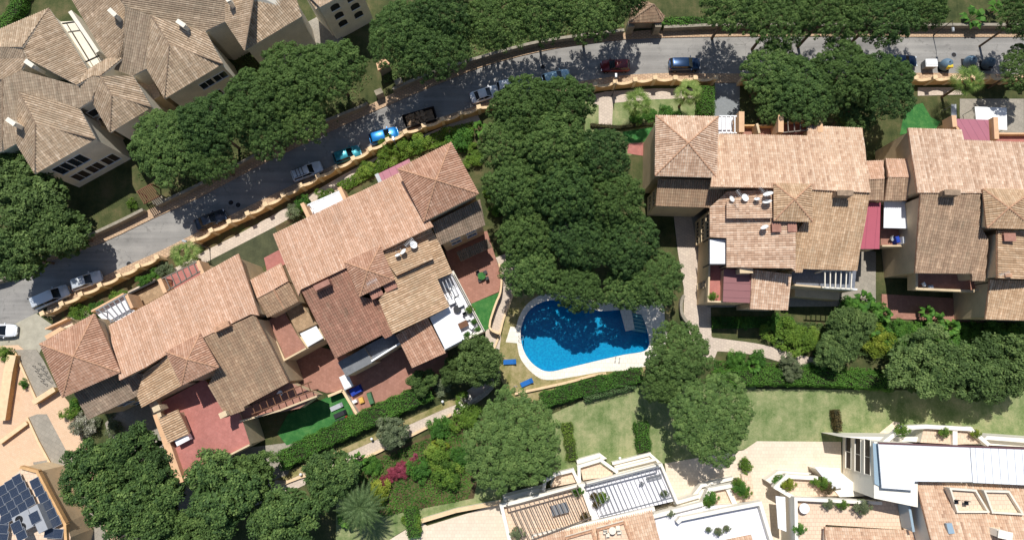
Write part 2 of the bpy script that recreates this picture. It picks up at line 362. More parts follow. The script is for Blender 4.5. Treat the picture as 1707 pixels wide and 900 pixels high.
# ---------------------------------------------------------------- roofs
def clip(poly,a,val,keep_greater):
    out=[]; n=len(poly)
    for i in range(n):
        p=poly[i]; q=poly[(i+1)%n]; fp=(p[a]-val) if keep_greater else (val-p[a]); fq=(q[a]-val) if keep_greater else (val-q[a])
        if fp>=0: out.append(p)
        if (fp>0 and fq<0) or (fp<0 and fq>0):
            t=fp/(fp-fq); out.append((p[0]+(q[0]-p[0])*t,p[1]+(q[1]-p[1])*t))
    return out
PITCH=0.29; PROF=[(0.0,0.0),(0.24,0.085),(0.55,0.13),(0.84,0.085)]
class Roof:
    """collects tiled facets of one roof: real corrugation, fascia and soffit"""
    def __init__(s): s.v=[];s.f=[];s.uv=[];s.solid=MB();s.edges={};s.order=[]
    def facet(s,pts,d=None,plain_top=False):
        # pts: (px,py,z) or (px,py) -> the first three with z fix the plane
        zs=[q for q in pts if len(q)==3]; W3=[P(*q) for q in zs]
        if len(zs)==len(pts) and len(pts)>3:
            A=np.array([P(*q)[:] for q in pts]); k=np.c_[A[:,:2],np.ones(len(A))]; co=np.linalg.lstsq(k,A[:,2],rcond=None)[0]
            n=Vector((-co[0],-co[1],1)).normalized(); p0=Vector((0,0,co[2])); W=[]; O=Vector((0,0,CH))
            for q in pts:
                dd=P(q[0],q[1],0)-O; W.append(O+dd*(n.dot(p0-O)/n.dot(dd)))
        else:
            n=(W3[1]-W3[0]).cross(W3[2]-W3[0]).normalized(); W=[]
            for q in pts:
                if len(q)==3: W.append(P(*q)); continue
                A=P(q[0],q[1],0); O=Vector((0,0,CH)); dd=A-O; t=n.dot(W3[0]-O)/n.dot(dd); W.append(O+dd*t)
        s.facet_world(W,[(round(q[0]),round(q[1])) for q in pts],None if d is None else (P(d[0],d[1],9)-P(d[2],d[3],9))*-1)
    def facet_world(s,W,keys=None,dv=None):
        keys=keys or [(round(q.x*8),round(q.y*8)) for q in W]
        if area2(W)<0: W=W[::-1]; keys=keys[::-1]
        n=Vector((0,0,0))
        for i in range(len(W)): a,b=W[i],W[(i+1)%len(W)]; n+=Vector(((a.y-b.y)*(a.z+b.z),(a.z-b.z)*(a.x+b.x),(a.x-b.x)*(a.y+b.y)))
        n.normalize()
        if n.z<0:n=-n
        if dv is None: dv=Vector((n.x,n.y,0)) if abs(n.z)<0.9999 else Vector((1,0,0))
        v=(dv-n*dv.dot(n)).normalized(); u=v.cross(n).normalized()
        c=sum(W,Vector())/len(W)
        P2=[((q-c).dot(u),(q-c).dot(v)) for q in W]
        if area2(P2)<0: P2.reverse()
        off=random.randrange(50)*PITCH; umin=min(q[0] for q in P2); umax=max(q[0] for q in P2)
        k=math.floor(umin/PITCH)
        rel=PROF+[(1.0,0.0)]
        while k*PITCH<umax:
            base=k*PITCH; jit=random.uniform(0,0.012)
            for j in range(4):
                a,b=base+rel[j][0]*PITCH,base+rel[j+1][0]*PITCH
                pl=clip(clip(P2,0,a,True),0,b,False)
                if len(pl)>=3 and abs(area2(pl))>1e-4:
                    i0=len(s.v)
                    for (x,y) in pl:
                        t=(x-a)/(b-a); h=rel[j][1]*(1-t)+rel[j+1][1]*t+jit
                        s.v.append(tuple(c+u*x+v*y+n*(h+0.02))); s.uv.append((min(max(x,base+1e-3),base+PITCH-1e-3)+off+20*PITCH,y+50))
                    s.f.append(tuple(range(i0,len(s.v))))
            k+=1
        # slab below the tiles
        m=len(W); tp=W; lo=[q-Vector((0,0,0.22)) for q in W]
        s.solid.add(tp+lo,[(m+i,m+(i+1)%m,(i+1)%m,i) for i in range(m)])
        tr=tri(W); s.solid.add(lo,[t[::-1] for t in tr]); s.solid.add([q-Vector((0,0,0.004)) for q in tp],tr)
        for i in range(m):
            a,b=keys[i],keys[(i+1)%m]
            s.edges.setdefault(frozenset((a,b)),[]).append((W[i],W[(i+1)%m],a,b))
        s.order.append((W,keys))
    def loops(s):
        bd={}
        for e,l in s.edges.items():
            if len(l)==1: A,B,a,b=l[0]; bd.setdefault(a,[]).append((b,A))
        out=[]
        while bd:
            st=next(iter(bd)); cur=st; loop=[]
            for _ in range(200):
                if cur not in bd: break
                nx,A=bd[cur].pop(0)
                if not bd[cur]: del bd[cur]
                loop.append(A); cur=nx
                if cur==st: break
            if len(loop)>=3: out.append(loop)
        return out
    def walls(s,mb,z0=0,d=0.35,drop=0.2,cap=True):
        res=[]
        for l in s.loops():
            q=inset(l,d); q=[Vector((a.x,a.y,a.z-drop)) for a in q]
            mb.prism(q,z0,bottom=False); res.append(q)
        return res
    def ridges(s,mb,r=0.11):
        for e,l in s.edges.items():
            if len(l)==2: mb.tube(l[0][0]+Vector((0,0,.09)),l[0][1]+Vector((0,0,.09)),r,n=6)
    def build(s,parent,mat,ridge=None,fascia=None,name='roof'):
        me=bpy.data.meshes.new(name); o=None
        k=len(s.v); vs=s.v+s.solid.v; fs=s.f+[tuple(i+k for i in f) for f in s.solid.f]
        me.from_pydata(vs,[],fs); me.materials.append(mat); me.materials.append(fascia or M['ridge'])
        me.polygons.foreach_set('material_index',[0]*len(s.f)+[1]*len(s.solid.f))
        ul=me.uv_layers.new(name='UVMap'); vi=np.zeros(len(me.loops),dtype=np.int32); me.loops.foreach_get('vertex_index',vi)
        uv=np.array(s.uv+[(0,0)]*len(s.solid.v),dtype=np.float32); ul.data.foreach_set('uv',uv[vi].ravel())
        me.update(); o=bpy.data.objects.new(name,me); COL.objects.link(o); o.parent=parent
        rb=MB(); s.ridges(rb)
        if rb.v: rb.build('ridge_tiles',ridge or M['ridge'],o)
        return o
def uvsheet(name,W,mat,parent,dv,thick=0.08):
    """flat sheet roof with seams running along dv"""
    if area2(W)<0: W=W[::-1]
    dv=dv.normalized(); u=Vector((dv.y,-dv.x,0)).normalized(); m=len(W)
    lo=[q-Vector((0,0,thick)) for q in W]; tr=tri(W)
    vs=[tuple(q) for q in W+lo]; fs=tr+[tuple(i+m for i in t[::-1]) for t in tr]+[(m+i,m+(i+1)%m,(i+1)%m,i) for i in range(m)]
    me=bpy.data.meshes.new(name); me.from_pydata(vs,[],fs); me.materials.append(mat)
    ul=me.uv_layers.new(name='UVMap'); c=W[0]
    for l in me.loops:
        q=Vector(vs[l.vertex_index])-c; ul.data[l.index].uv=(q.dot(u)+50,q.dot(dv)+50)
    o=bpy.data.objects.new(name,me); COL.objects.link(o); o.parent=parent; return o
def pxs(pts,z): return [P(x,y,z) for x,y in pts]
def hip(rf,c,peak,ze,zp):
    for i in range(4):
        a,b=c[i],c[(i+1)%4]; rf.facet([(a[0],a[1],ze),(b[0],b[1],ze),(peak[0],peak[1],zp)])
def flat(parent,pts,z,mat,name='terrace_floor',z0=None,side=None):
    """solid terrace block: walls in 'side', floor sheet on top"""
    W=pxs(pts,z); mb=MB()
    if z0 is not None:
        b=MB(); b.prism(W,z0,z-0.01,bottom=False); b.build('wall',side or M['wall'],parent)
    mb.prism([q+Vector((0,0,0.02)) for q in W],z-0.005,None,bottom=False)
    return mb.build(name,mat,parent)
def parapet(parent,pts,z,h=0.9,t=0.22,mat=None,closed=True,name='parapet',zb=0.15):
    W=pxs(pts,z); n=len(W); mb=MB()
    for i in range(n if closed else n-1):
        a,b=W[i],W[(i+1)%n]; d=(b-a); d.z=0
        if d.length<0.1: continue
        d.normalize(); a2=a-d*t/2+Vector((0,0,(h-zb)/2)); b2=b+d*t/2+Vector((0,0,(h-zb)/2)); 
        mb.bar(a2+Vector((0,0,0.0013*i)),b2+Vector((0,0,0.0013*i)),t,h+zb)
    return mb.build(name,mat or M['wall'],parent)
def pergola(parent,c,z,n,mat,zf,w=0.12,rails=True,posts=True,name='pergola'):
    """c: 4 photo corners; slats run from side 0-1 to side 3-2"""
    a,b,cc,d=pxs(c,z); mb=MB()
    for i in range(n):
        t=(i+0.5)/n; mb.bar(a.lerp(b,t)+Vector((0,0,.1)),d.lerp(cc,t)+Vector((0,0,.1)),w,0.16)
    if rails: mb.bar(a,b,0.14,0.18); mb.bar(d+Vector((0,0,-.004)),cc+Vector((0,0,-.004)),0.14,0.18)
    if posts:
        for q in (a,b): mb.box((q.x,q.y,(z+zf)/2-0.1),(0.16,0.16,z-zf-0.1))
    return mb.build(name,mat,parent)
def rail(parent,pts,z,h=1.0,mat=None,step=0.16,name='railing'):
    W=pxs(pts,z); mb=MB()
    for a,b in zip(W,W[1:]):
        L=(b-a).length; d=(b-a)/L; mb.bar(a+Vector((0,0,h)),b+Vector((0,0,h)),0.06,0.06)
        k=int(L/step)
        for i in range(k+1):
            q=a+d*(i*L/max(k,1)); mb.box((q.x,q.y,q.z+h/2-0.02),(0.025,0.025,h-0.04))
    return mb.build(name,mat or M['iron'],parent)
def chimney(parent,px,py,z,w=1.9,d=0.6,h=1.0,rz=0,mat=None,cap=True):
    q=P(px,py,z); mb=MB(); mb.box((q.x,q.y,q.z+h/2-0.6),(w,d,h+1.2),rz); o=mb.build('chimney',mat or M['ridge'],parent)
    c=MB(); cs,sn=math.cos(rz),math.sin(rz)
    for sx in (-1,1): c.box((q.x+cs*sx*w*.32,q.y+sn*sx*w*.32,q.z+h+.12),(w*.22,d*.9,0.24),rz)
    c.box((q.x,q.y,q.z+h+.28),(w*1.05,d*1.15,0.08),rz); c.build('chimney_cap',mat or M['ridge'],o); return o
def window(parent,a,b,t,z,w=1.1,h=1.2,pane='glass',frame='white',arch=False,sill=True):
    """window on the vertical wall a->b (world), centre at fraction t, height z; CCW wall, outward = right of a->b"""
    d=Vector((b.x-a.x,b.y-a.y,0)).normalized(); n=Vector((d.y,-d.x,0)); c=Vector((a.x+(b.x-a.x)*t,a.y+(b.y-a.y)*t,z))
    def rect(mb,x0,x1,z0,z1,y0,y1):
        vs=[c+d*x+n*y+Vector((0,0,zz)) for y in (y0,y1) for x,zz in ((x0,z0),(x1,z0),(x1,z1),(x0,z1))]
        mb.add(vs,[(0,1,2,3)[::-1],(4,5,6,7),(0,4,7,3),(1,2,6,5),(3,7,6,2),(0,1,5,4)])
    fr=MB(); f=0.07
    rect(fr,-w/2-f,-w/2,-h/2,h/2,0.003,0.07); rect(fr,w/2,w/2+f,-h/2,h/2,0.003,0.07)
    rect(fr,-w/2-f,w/2+f,h/2,h/2+f,0.003,0.074); rect(fr,-w/2-f-.05,w/2+f+.05,-h/2-f,-h/2,0.003,0.14 if sill else 0.07)
    rect(fr,-0.03,0.03,-h/2,h/2,0.022,0.06)
    if arch:
        vs=[]; 
        for i in range(9):
            th=math.pi*i/8; vs.append(c+d*(w/2*math.cos(th))+n*0.02+Vector((0,0,h/2+math.sin(th)*w*0.35)))
        fr=MB(); rect(fr,-w/2-.05,w/2+.05,-h/2-.08,-h/2,0.003,0.1)
    o=fr.build('window',M[frame],parent)
    pn=MB(); rect(pn,-w/2,w/2,-h/2,h/2,0.003,0.02)
    if arch: pn.add(vs,[tuple(range(8,-1,-1))])
    pn.build('pane',M[pane],o); return o
def wallwins(parent,loop,pmid,ts,zs,w=1.1,h=1.2,pane='glass',frame='white',zref=8,arch=False):
    """windows on the edge of the outline whose middle lies nearest the photo point"""
    if area2(loop)<0: loop=loop[::-1]
    t=P(pmid[0],pmid[1],zref); best=min(range(len(loop)),key=lambda i:((loop[i]+loop[(i+1)%len(loop)])/2-t).xy.length)
    a,b=loop[best],loop[(best+1)%len(loop)]
    for z in zs:
        for s_ in ts: window(parent,a,b,s_,z,w,h,pane,frame,arch)
# ---------------------------------------------------------------- foliage
def leafmesh(name,C,Nrm,size,tone,seed=0,aspect=0.6):
    """quads centred at C facing Nrm; numpy arrays"""
    rng=np.random.default_rng(seed); n=len(C)
    Nrm=Nrm/np.maximum(np.linalg.norm(Nrm,axis=1,keepdims=True),1e-6)
    r=rng.normal(size=(n,3)); T=np.cross(Nrm,r); T/=np.maximum(np.linalg.norm(T,axis=1,keepdims=True),1e-6); B=np.cross(Nrm,T)
    s=(size*(0.6+0.8*rng.random(n)))[:,None] if np.isscalar(size) else size[:,None]
    V=np.stack([C-T*s*aspect*.5,C-B*s*.5,C+T*s*aspect*.5,C+B*s*.5],axis=1).reshape(-1,3)
    me=bpy.data.meshes.new(name); me.vertices.add(4*n); me.vertices.foreach_set('co',V.astype(np.float32).ravel())
    me.loops.add(4*n); me.loops.foreach_set('vertex_index',np.arange(4*n,dtype=np.int32))
    me.polygons.add(n); me.polygons.foreach_set('loop_start',np.arange(0,4*n,4,dtype=np.int32))
    at=me.attributes.new('tone','FLOAT','FACE'); at.data.foreach_set('value',tone.astype(np.float32))
    me.update(calc_edges=True); return me
def crown(name,Rr,H,nclump,per,leaf,seed,lobes=0.12,rc=(0.55,0.95),shell=0.35,under=0.25,tone_sd=0.16):
    """uneven dome of leaf clumps; origin at crown base centre"""
    rng=np.random.default_rng(seed); C=[];N=[];T=[]
    ph=rng.random(4)*6.28
    k=0
    # scaffold of boughs: groups of clumps
    nb=max(5,int(Rr*Rr*0.5)); bx=[]
    while len(bx)<nb:
        th=rng.random()*6.283; rr=math.sqrt(rng.random()); edge=1+lobes*(math.sin(2*th+ph[0])*.5+math.sin(3*th+ph[1])+0.6*math.sin(5*th+ph[2]))
        p=np.array([math.cos(th)*rr*edge*Rr*0.84,math.sin(th)*rr*edge*Rr*0.84])
        if all(np.linalg.norm(p-q[:2])>Rr/ math.sqrt(nb)*0.9 for q in bx) or rng.random()<0.04:
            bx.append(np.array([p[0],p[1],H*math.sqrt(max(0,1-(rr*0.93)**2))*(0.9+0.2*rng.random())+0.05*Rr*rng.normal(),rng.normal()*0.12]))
    for b in bx:
        m=max(3,int(nclump/nb)); br=Rr/math.sqrt(nb)*1.05
        for i in range(m):
            d=rng.normal(size=3); d[2]=abs(d[2])*0.9-0.15; d/=np.linalg.norm(d)
            c=b[:3]+d*br*np.array([1,1,0.55])*(0.75+0.35*rng.random()); r=rng.uniform(*rc); tn=0.45+b[3]+rng.normal()*tone_sd*0.7
            q=rng.normal(size=(per,3)); q[:,2]=np.where(rng.random(per)<0.78,np.abs(q[:,2]),q[:,2]); q/=np.linalg.norm(q,axis=1,keepdims=True)
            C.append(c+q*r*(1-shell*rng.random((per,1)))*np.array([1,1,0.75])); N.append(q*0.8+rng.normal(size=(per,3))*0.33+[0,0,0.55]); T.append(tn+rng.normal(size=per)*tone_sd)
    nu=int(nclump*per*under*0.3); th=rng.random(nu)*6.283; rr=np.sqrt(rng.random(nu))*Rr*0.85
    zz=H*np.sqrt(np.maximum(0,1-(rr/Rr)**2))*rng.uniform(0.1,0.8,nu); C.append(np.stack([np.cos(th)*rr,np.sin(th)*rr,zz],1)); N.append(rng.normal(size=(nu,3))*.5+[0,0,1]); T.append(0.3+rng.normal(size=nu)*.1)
    C=np.concatenate(C);N=np.concatenate(N);T=np.concatenate(T)
    sz=leaf*(0.6+0.8*rng.random(len(C))); sz[-nu:]*=2.2
    return leafmesh(name,C,N,sz,T,seed)
def trunk_mesh(h,Rr,H,r,seed,nl=9):
    rng=random.Random(seed); mb=MB(); mb.tube((0,0,-0.1),(0.1,0.05,h*0.75),r,r*0.72,8); top=Vector((0.1,0.05,h*0.75))
    for i in range(nl):
        a=6.283*i/nl+rng.uniform(-.3,.3); q=Rr*rng.uniform(0.45,0.8); e=Vector((math.cos(a)*q,math.sin(a)*q,h+H*0.45*rng.random()+0.3))
        m=top.lerp(e,0.5)+Vector((0,0,-0.25)); mb.tube(top-Vector((0,0,rng.random()*h*.12)),m,r*0.45,r*0.3,6,caps=False); mb.tube(m,e,r*0.3,r*0.1,6,caps=False)
        for k in range(2):
            a2=a+rng.uniform(-.7,.7); e2=m+Vector((math.cos(a2)*q*.4,math.sin(a2)*q*.4,H*.4)); mb.tube(m,e2,r*0.2,r*0.06,5,caps=False)
    return mb
PROTO={}
def proto(kind,v):
    key=(kind,v)
    if key in PROTO: return PROTO[key]
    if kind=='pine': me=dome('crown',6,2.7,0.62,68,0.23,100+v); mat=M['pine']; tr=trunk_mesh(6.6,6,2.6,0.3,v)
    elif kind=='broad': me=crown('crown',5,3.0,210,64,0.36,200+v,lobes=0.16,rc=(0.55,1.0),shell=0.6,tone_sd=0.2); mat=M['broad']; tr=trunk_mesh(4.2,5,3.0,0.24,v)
    elif kind=='olive': me=crown('crown',2.2,1.8,70,70,0.2,300+v,lobes=0.14,rc=(0.35,0.6),shell=0.7); mat=M['olive']; tr=trunk_mesh(1.4,2.2,1.8,0.16,v)
    elif kind=='bush': me=crown('foliage',1.0,0.9,40,80,0.095,400+v,lobes=0.16,rc=(0.2,0.36),shell=0.6); mat=M['hedge']; tr=None
    elif kind=='round': me=crown('foliage',1.0,1.1,50,60,0.10,500+v,lobes=0.02,rc=(0.16,0.24),shell=0.4); mat=M['bright']; tr=None
    me.materials.append(mat)
    tm=None
    if tr: o=tr.build('trunk',M['bark']); tm=o.data; bpy.data.objects.remove(o)
    PROTO[key]=(me,tm); return PROTO[key]
def dome(name,Rr,H,step,per,leaf,seed,lobes=0.08,rc=0.46,bump=0.28,tone_sd=0.12):
    """compact umbrella crown: small tufts covering one uneven dome"""
    rng=np.random.default_rng(seed); ph=rng.random(8)*6.28; C=[];N=[];T=[]; a=0.0
    pts=[]
    n=int(1.25*math.pi*Rr*Rr/(step*step*0.87))
    for i in range(n):
        rr=math.sqrt((i+.5)/n); th=i*2.399963+rng.normal()*.08; edge=1+lobes*(math.sin(2*th+ph[0])*.6+math.sin(3*th+ph[1])+.7*math.sin(5*th+ph[2])+.5*math.sin(9*th+ph[3]))
        x,y=math.cos(th)*rr*edge*Rr*.95,math.sin(th)*rr*edge*Rr*.95; x+=rng.normal()*.12;y+=rng.normal()*.12
        l=math.sin(x*1.5+ph[4]+math.sin(y*1.1+ph[5]))*math.cos(y*1.7+ph[6]+.8*math.sin(x*.9))
        z=H*math.sqrt(max(0,1-(rr*.98)**2))**0.9+bump*l+rng.normal()*.09
        if l<-0.86 and rng.random()<.8: continue
        pts.append((x,y,z,l,rr))
    for x,y,z,l,rr in pts:
        k=per; q=rng.normal(size=(k,3)); q[:,2]=np.where(rng.random(k)<.8,np.abs(q[:,2]),q[:,2]); q/=np.linalg.norm(q,axis=1,keepdims=True); r=rc*rng.uniform(.75,1.2)
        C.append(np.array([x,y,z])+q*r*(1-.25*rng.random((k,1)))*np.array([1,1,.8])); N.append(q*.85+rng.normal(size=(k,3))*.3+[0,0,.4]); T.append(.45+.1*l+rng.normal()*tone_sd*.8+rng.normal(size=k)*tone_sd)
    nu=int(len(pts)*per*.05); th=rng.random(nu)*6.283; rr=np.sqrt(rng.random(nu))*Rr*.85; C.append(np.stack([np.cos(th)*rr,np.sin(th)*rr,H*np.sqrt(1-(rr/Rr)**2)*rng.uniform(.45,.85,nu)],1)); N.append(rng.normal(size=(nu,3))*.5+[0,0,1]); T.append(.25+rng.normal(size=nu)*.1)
    C=np.concatenate(C);N=np.concatenate(N);T=np.concatenate(T); sz=leaf*(.6+.8*rng.random(len(C))); sz[-nu:]*=1.8
    return leafmesh(name,C,N,sz,T,seed)
TREEN=[0]
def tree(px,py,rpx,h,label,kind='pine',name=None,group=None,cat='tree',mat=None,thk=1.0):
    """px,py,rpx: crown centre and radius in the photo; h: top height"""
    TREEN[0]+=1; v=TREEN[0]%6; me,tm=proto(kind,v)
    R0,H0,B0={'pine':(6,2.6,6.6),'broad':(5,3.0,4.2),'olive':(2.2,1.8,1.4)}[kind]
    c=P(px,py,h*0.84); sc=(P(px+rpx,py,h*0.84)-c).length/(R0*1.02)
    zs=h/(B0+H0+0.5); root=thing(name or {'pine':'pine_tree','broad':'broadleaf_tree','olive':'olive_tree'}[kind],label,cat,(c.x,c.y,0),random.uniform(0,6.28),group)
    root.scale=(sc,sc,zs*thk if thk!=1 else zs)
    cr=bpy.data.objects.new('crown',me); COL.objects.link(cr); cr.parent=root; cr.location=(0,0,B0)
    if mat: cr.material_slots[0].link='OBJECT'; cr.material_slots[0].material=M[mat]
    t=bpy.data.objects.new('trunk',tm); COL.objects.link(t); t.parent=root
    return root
def bush(px,py,rpx,label,mat='hedge',h=None,name='shrub',z=0,kind='bush',cat='shrub',group=None):
    TREEN[0]+=1; me,_=proto(kind,TREEN[0]%4); r0=rpx/12.2; h=h or r0*1.3; c=P(px,py,z+h*0.5)
    o=bpy.data.objects.new(name,me); COL.objects.link(o); o.location=(c.x,c.y,z); o.scale=(r0,r0,h/1.25); o.rotation_euler=(0,0,random.uniform(0,6.28))
    o.material_slots[0].link='OBJECT'; o.material_slots[0].material=M[mat]
    return tag(o,label,cat,group)
def strip_foliage(line,width,h,mat,dens,leaf,seed,name,label,cat='hedge',bumpy=0.2,z=0.0,group=None):
    rng=np.random.default_rng(seed); q=[P(x,y,h) for x,y in line]; C=[];N=[];T=[]; core=MB()
    for a,b in zip(q,q[1:]):
        L=(b-a).length; d=np.array((b-a)/L); n=np.array([-d[1],d[0],0]); a0=np.array(a); a0[2]=0
        for part,area in (('t',L*width),('l',L*h),('r',L*h)):
            k=int(area*dens); s=rng.random(k)*(L+width*0.3)-width*0.15
            if part=='t':
                o=(rng.random(k)-.5)*width; z_=h+bumpy*np.sin(s*2.1+o*3)*np.cos(o*4+s)+rng.normal(size=k)*bumpy*.5
                c=a0+d*s[:,None]+n*o[:,None]; c[:,2]=z_; nn=rng.normal(size=(k,3))*.55+[0,0,1]
            else:
                sg=1 if part=='l' else -1; z_=rng.random(k)*h; c=a0+d*s[:,None]+n*(sg*(width/2+rng.normal(size=k)*bumpy*.5+bumpy*np.sin(s*3)*.6))[:,None]; c[:,2]=z_; nn=rng.normal(size=(k,3))*.5+n*sg+[0,0,.3]
            c[:,2]+=z; C.append(c);N.append(nn);T.append(0.5+rng.normal(size=k)*.2+0.12*np.sin(s*1.3))
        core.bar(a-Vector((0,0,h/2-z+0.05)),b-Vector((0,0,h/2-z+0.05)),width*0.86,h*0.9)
    me=leafmesh(name,np.concatenate(C),np.concatenate(N),leaf,np.concatenate(T),seed); me.materials.append(M[mat])
    o=bpy.data.objects.new(name,me); COL.objects.link(o); tag(o,label,cat,group)
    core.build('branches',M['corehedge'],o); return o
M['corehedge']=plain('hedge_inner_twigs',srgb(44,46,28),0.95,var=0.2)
def ground_plants(pts,mat,n,leaf,h,seed,name,label,kind=None,cat='plants'):
    """low planting filling a photo polygon"""
    W=pxs(pts,0); xs=[q.x for q in W]; ys=[q.y for q in W]; rng=np.random.default_rng(seed); A=abs(area2(W))/2
    C=[]; tri_=tri(W); ar=np.array([abs((W[b]-W[a]).cross(W[c]-W[a]).z)/2 for a,b,c in tri_]); pk=rng.choice(len(tri_),size=n,p=ar/ar.sum())
    u=rng.random(n); v=rng.random(n); m=u+v>1; u[m]=1-u[m]; v[m]=1-v[m]
    tv=np.array([[W[a][:2],W[b][:2],W[c][:2]] for a,b,c in tri_])[pk]; xy=tv[:,0]+(tv[:,1]-tv[:,0])*u[:,None]+(tv[:,2]-tv[:,0])*v[:,None]
    hh=h*(0.25+0.75*(0.5+0.5*np.sin(xy[:,0]*1.7+np.sin(xy[:,1]*1.3)*2)*np.cos(xy[:,1]*1.9+seed)))
    z=hh*(0.4+0.6*rng.random(n)); tone=0.5+0.25*np.sin(xy[:,0]*1.1+xy[:,1]*.7)+rng.normal(size=n)*.15
    me=leafmesh(name,np.c_[xy,z],rng.normal(size=(n,3))*.6+[0,0,1],leaf,tone,seed); me.materials.append(M[mat])
    o=bpy.data.objects.new(name,me); COL.objects.link(o); tag(o,label,None if kind else cat,None,kind); return o
def fan_palm(px,py,h,label,r=1.5,group='fan palms by the road wall'):
    c=P(px,py,h); root=thing('fan_palm',label,'palm tree',(c.x,c.y,0),random.random()*6,group)
    t=MB(); t.tube((0,0,0),(0.0,0.0,h-.2),0.2,0.15,8); t.lathe((0,0,h-.7),[(0.16,0),(0.34,.3),(0.2,.6)],8); t.build('trunk',M['bark'],root)
    f=MB(); rng=random.Random(int(px)); 
    for i in range(19):
        a=i*2.39996; el=R(76-i*5.6); L=r*(0.62+0.22*rng.random()); base=Vector((math.cos(a)*math.cos(el),math.sin(a)*math.cos(el),math.sin(el)))*L+Vector((0,0,h))
        f.tube((0,0,h),base,0.025,0.02,4,caps=False); out=Vector((math.cos(a),math.sin(a),math.sin(el)*0.8-0.25)).normalized(); side=Vector((-math.sin(a),math.cos(a),0)); up=side.cross(out)*-1
        fr=r*rng.uniform(.46,.6)
        for k in range(13):
            b=R(-105+210*k/12); d=(out*math.cos(b)+side*math.sin(b)); tip=base+d*fr+Vector((0,0,-0.22*fr)); w=0.06
            pr=d.cross(Vector((0,0,1))).normalized()*w if abs(d.z)<.95 else side*w
            mid=base+d*fr*0.55; f.add([base,mid+pr+Vector((0,0,.03)),tip,mid-pr],[(0,1,2,3)])
    o=f.build('fronds',M['palm'],root); 
    at=o.data.attributes.new('tone','FLOAT','FACE'); at.data.foreach_set('value',[rng.uniform(.3,.95) for _ in o.data.polygons]); return root
def date_palm(px,py,h,label,r=3.2,name='date_palm',n=38,mat='datepalm'):
    c=P(px,py,h); root=thing(name,label,'palm tree',(c.x,c.y,0),0.4)
    t=MB(); t.tube((0,0,0),(0,0,h-.2),0.32,0.26,9); t.build('trunk',M['bark'],root); f=MB(); rng=random.Random(3)
    for i in range(n):
        a=i*2.39996; e0=R(78-i*1.5); pts=[]
        for k in range(9):
            s=k/8; el=e0-s*s*R(75); 
            pts.append(Vector((math.cos(a),math.sin(a),0))*(r*s*math.cos(e0*0.75))+Vector((0,0,h+r*(s*math.sin(e0)*.6-s*s*0.45))))
        side=Vector((-math.sin(a),math.cos(a),0))
        for k in range(8):
            f.tube(pts[k],pts[k+1],0.03,0.02,4,caps=False)
            for m in range(3):
                q=pts[k].lerp(pts[k+1],m/3); d=(pts[k+1]-pts[k]).normalized(); ll=0.5*math.sin(math.pi*min(1,(k+m/3)/8*0.85+0.12))
                for sg in (-1,1):
                    tip=q+side*sg*ll*0.8+d*ll*0.6-Vector((0,0,.08)); w=d*0.07; f.add([q-w,q+w,tip],[(0,1,2)])
    o=f.build('fronds',M[mat],root); at=o.data.attributes.new('tone','FLOAT','FACE'); at.data.foreach_set('value',[rng.uniform(.1,.7) for _ in o.data.polygons]); return root
def banana(px,py,rpx,label,n=12,h=2.2,group='broad leaved plants by the garden wall',mat='hedge'):
    c=P(px,py,h*.7); root=thing('bird_of_paradise_plant',label,'plant',(c.x,c.y,0),random.random()*6,group); f=MB(); r=rpx/12.; rng=random.Random(int(px*3+py)); s_=MB()
    for i in range(n):
        a=i*2.4+rng.random()*.4; L=r*rng.uniform(.7,1.1); out=Vector((math.cos(a),math.sin(a),0)); side=Vector((-math.sin(a),math.cos(a),0)); hh=h*rng.uniform(.7,1.1)
        b=out*L*.3+Vector((0,0,hh*.7)); s_.tube((0,0,0),b,0.05,0.03,5,caps=False); w=0.22*r*rng.uniform(.8,1.2)
        p=[b,b+out*L*.22+Vector((0,0,hh*.22)),b+out*L*.5+Vector((0,0,hh*.28)),b+out*L*.8+Vector((0,0,hh*.08))]
        f.add([p[0],p[1]+side*w,p[1],p[1]-side*w,p[2]+side*w*.9,p[2]-Vector((0,0,.03)),p[2]-side*w*.9,p[3]],[(0,1,2),(0,2,3),(1,4,5,2),(2,5,6,3),(4,7,5),(5,7,6)])
    o=f.build('leaves',M[mat],root); at=o.data.attributes.new('tone','FLOAT','FACE'); at.data.foreach_set('value',[rng.uniform(.1,.9) for _ in o.data.polygons])
    s_.build('stems',M['bark'],root); return root
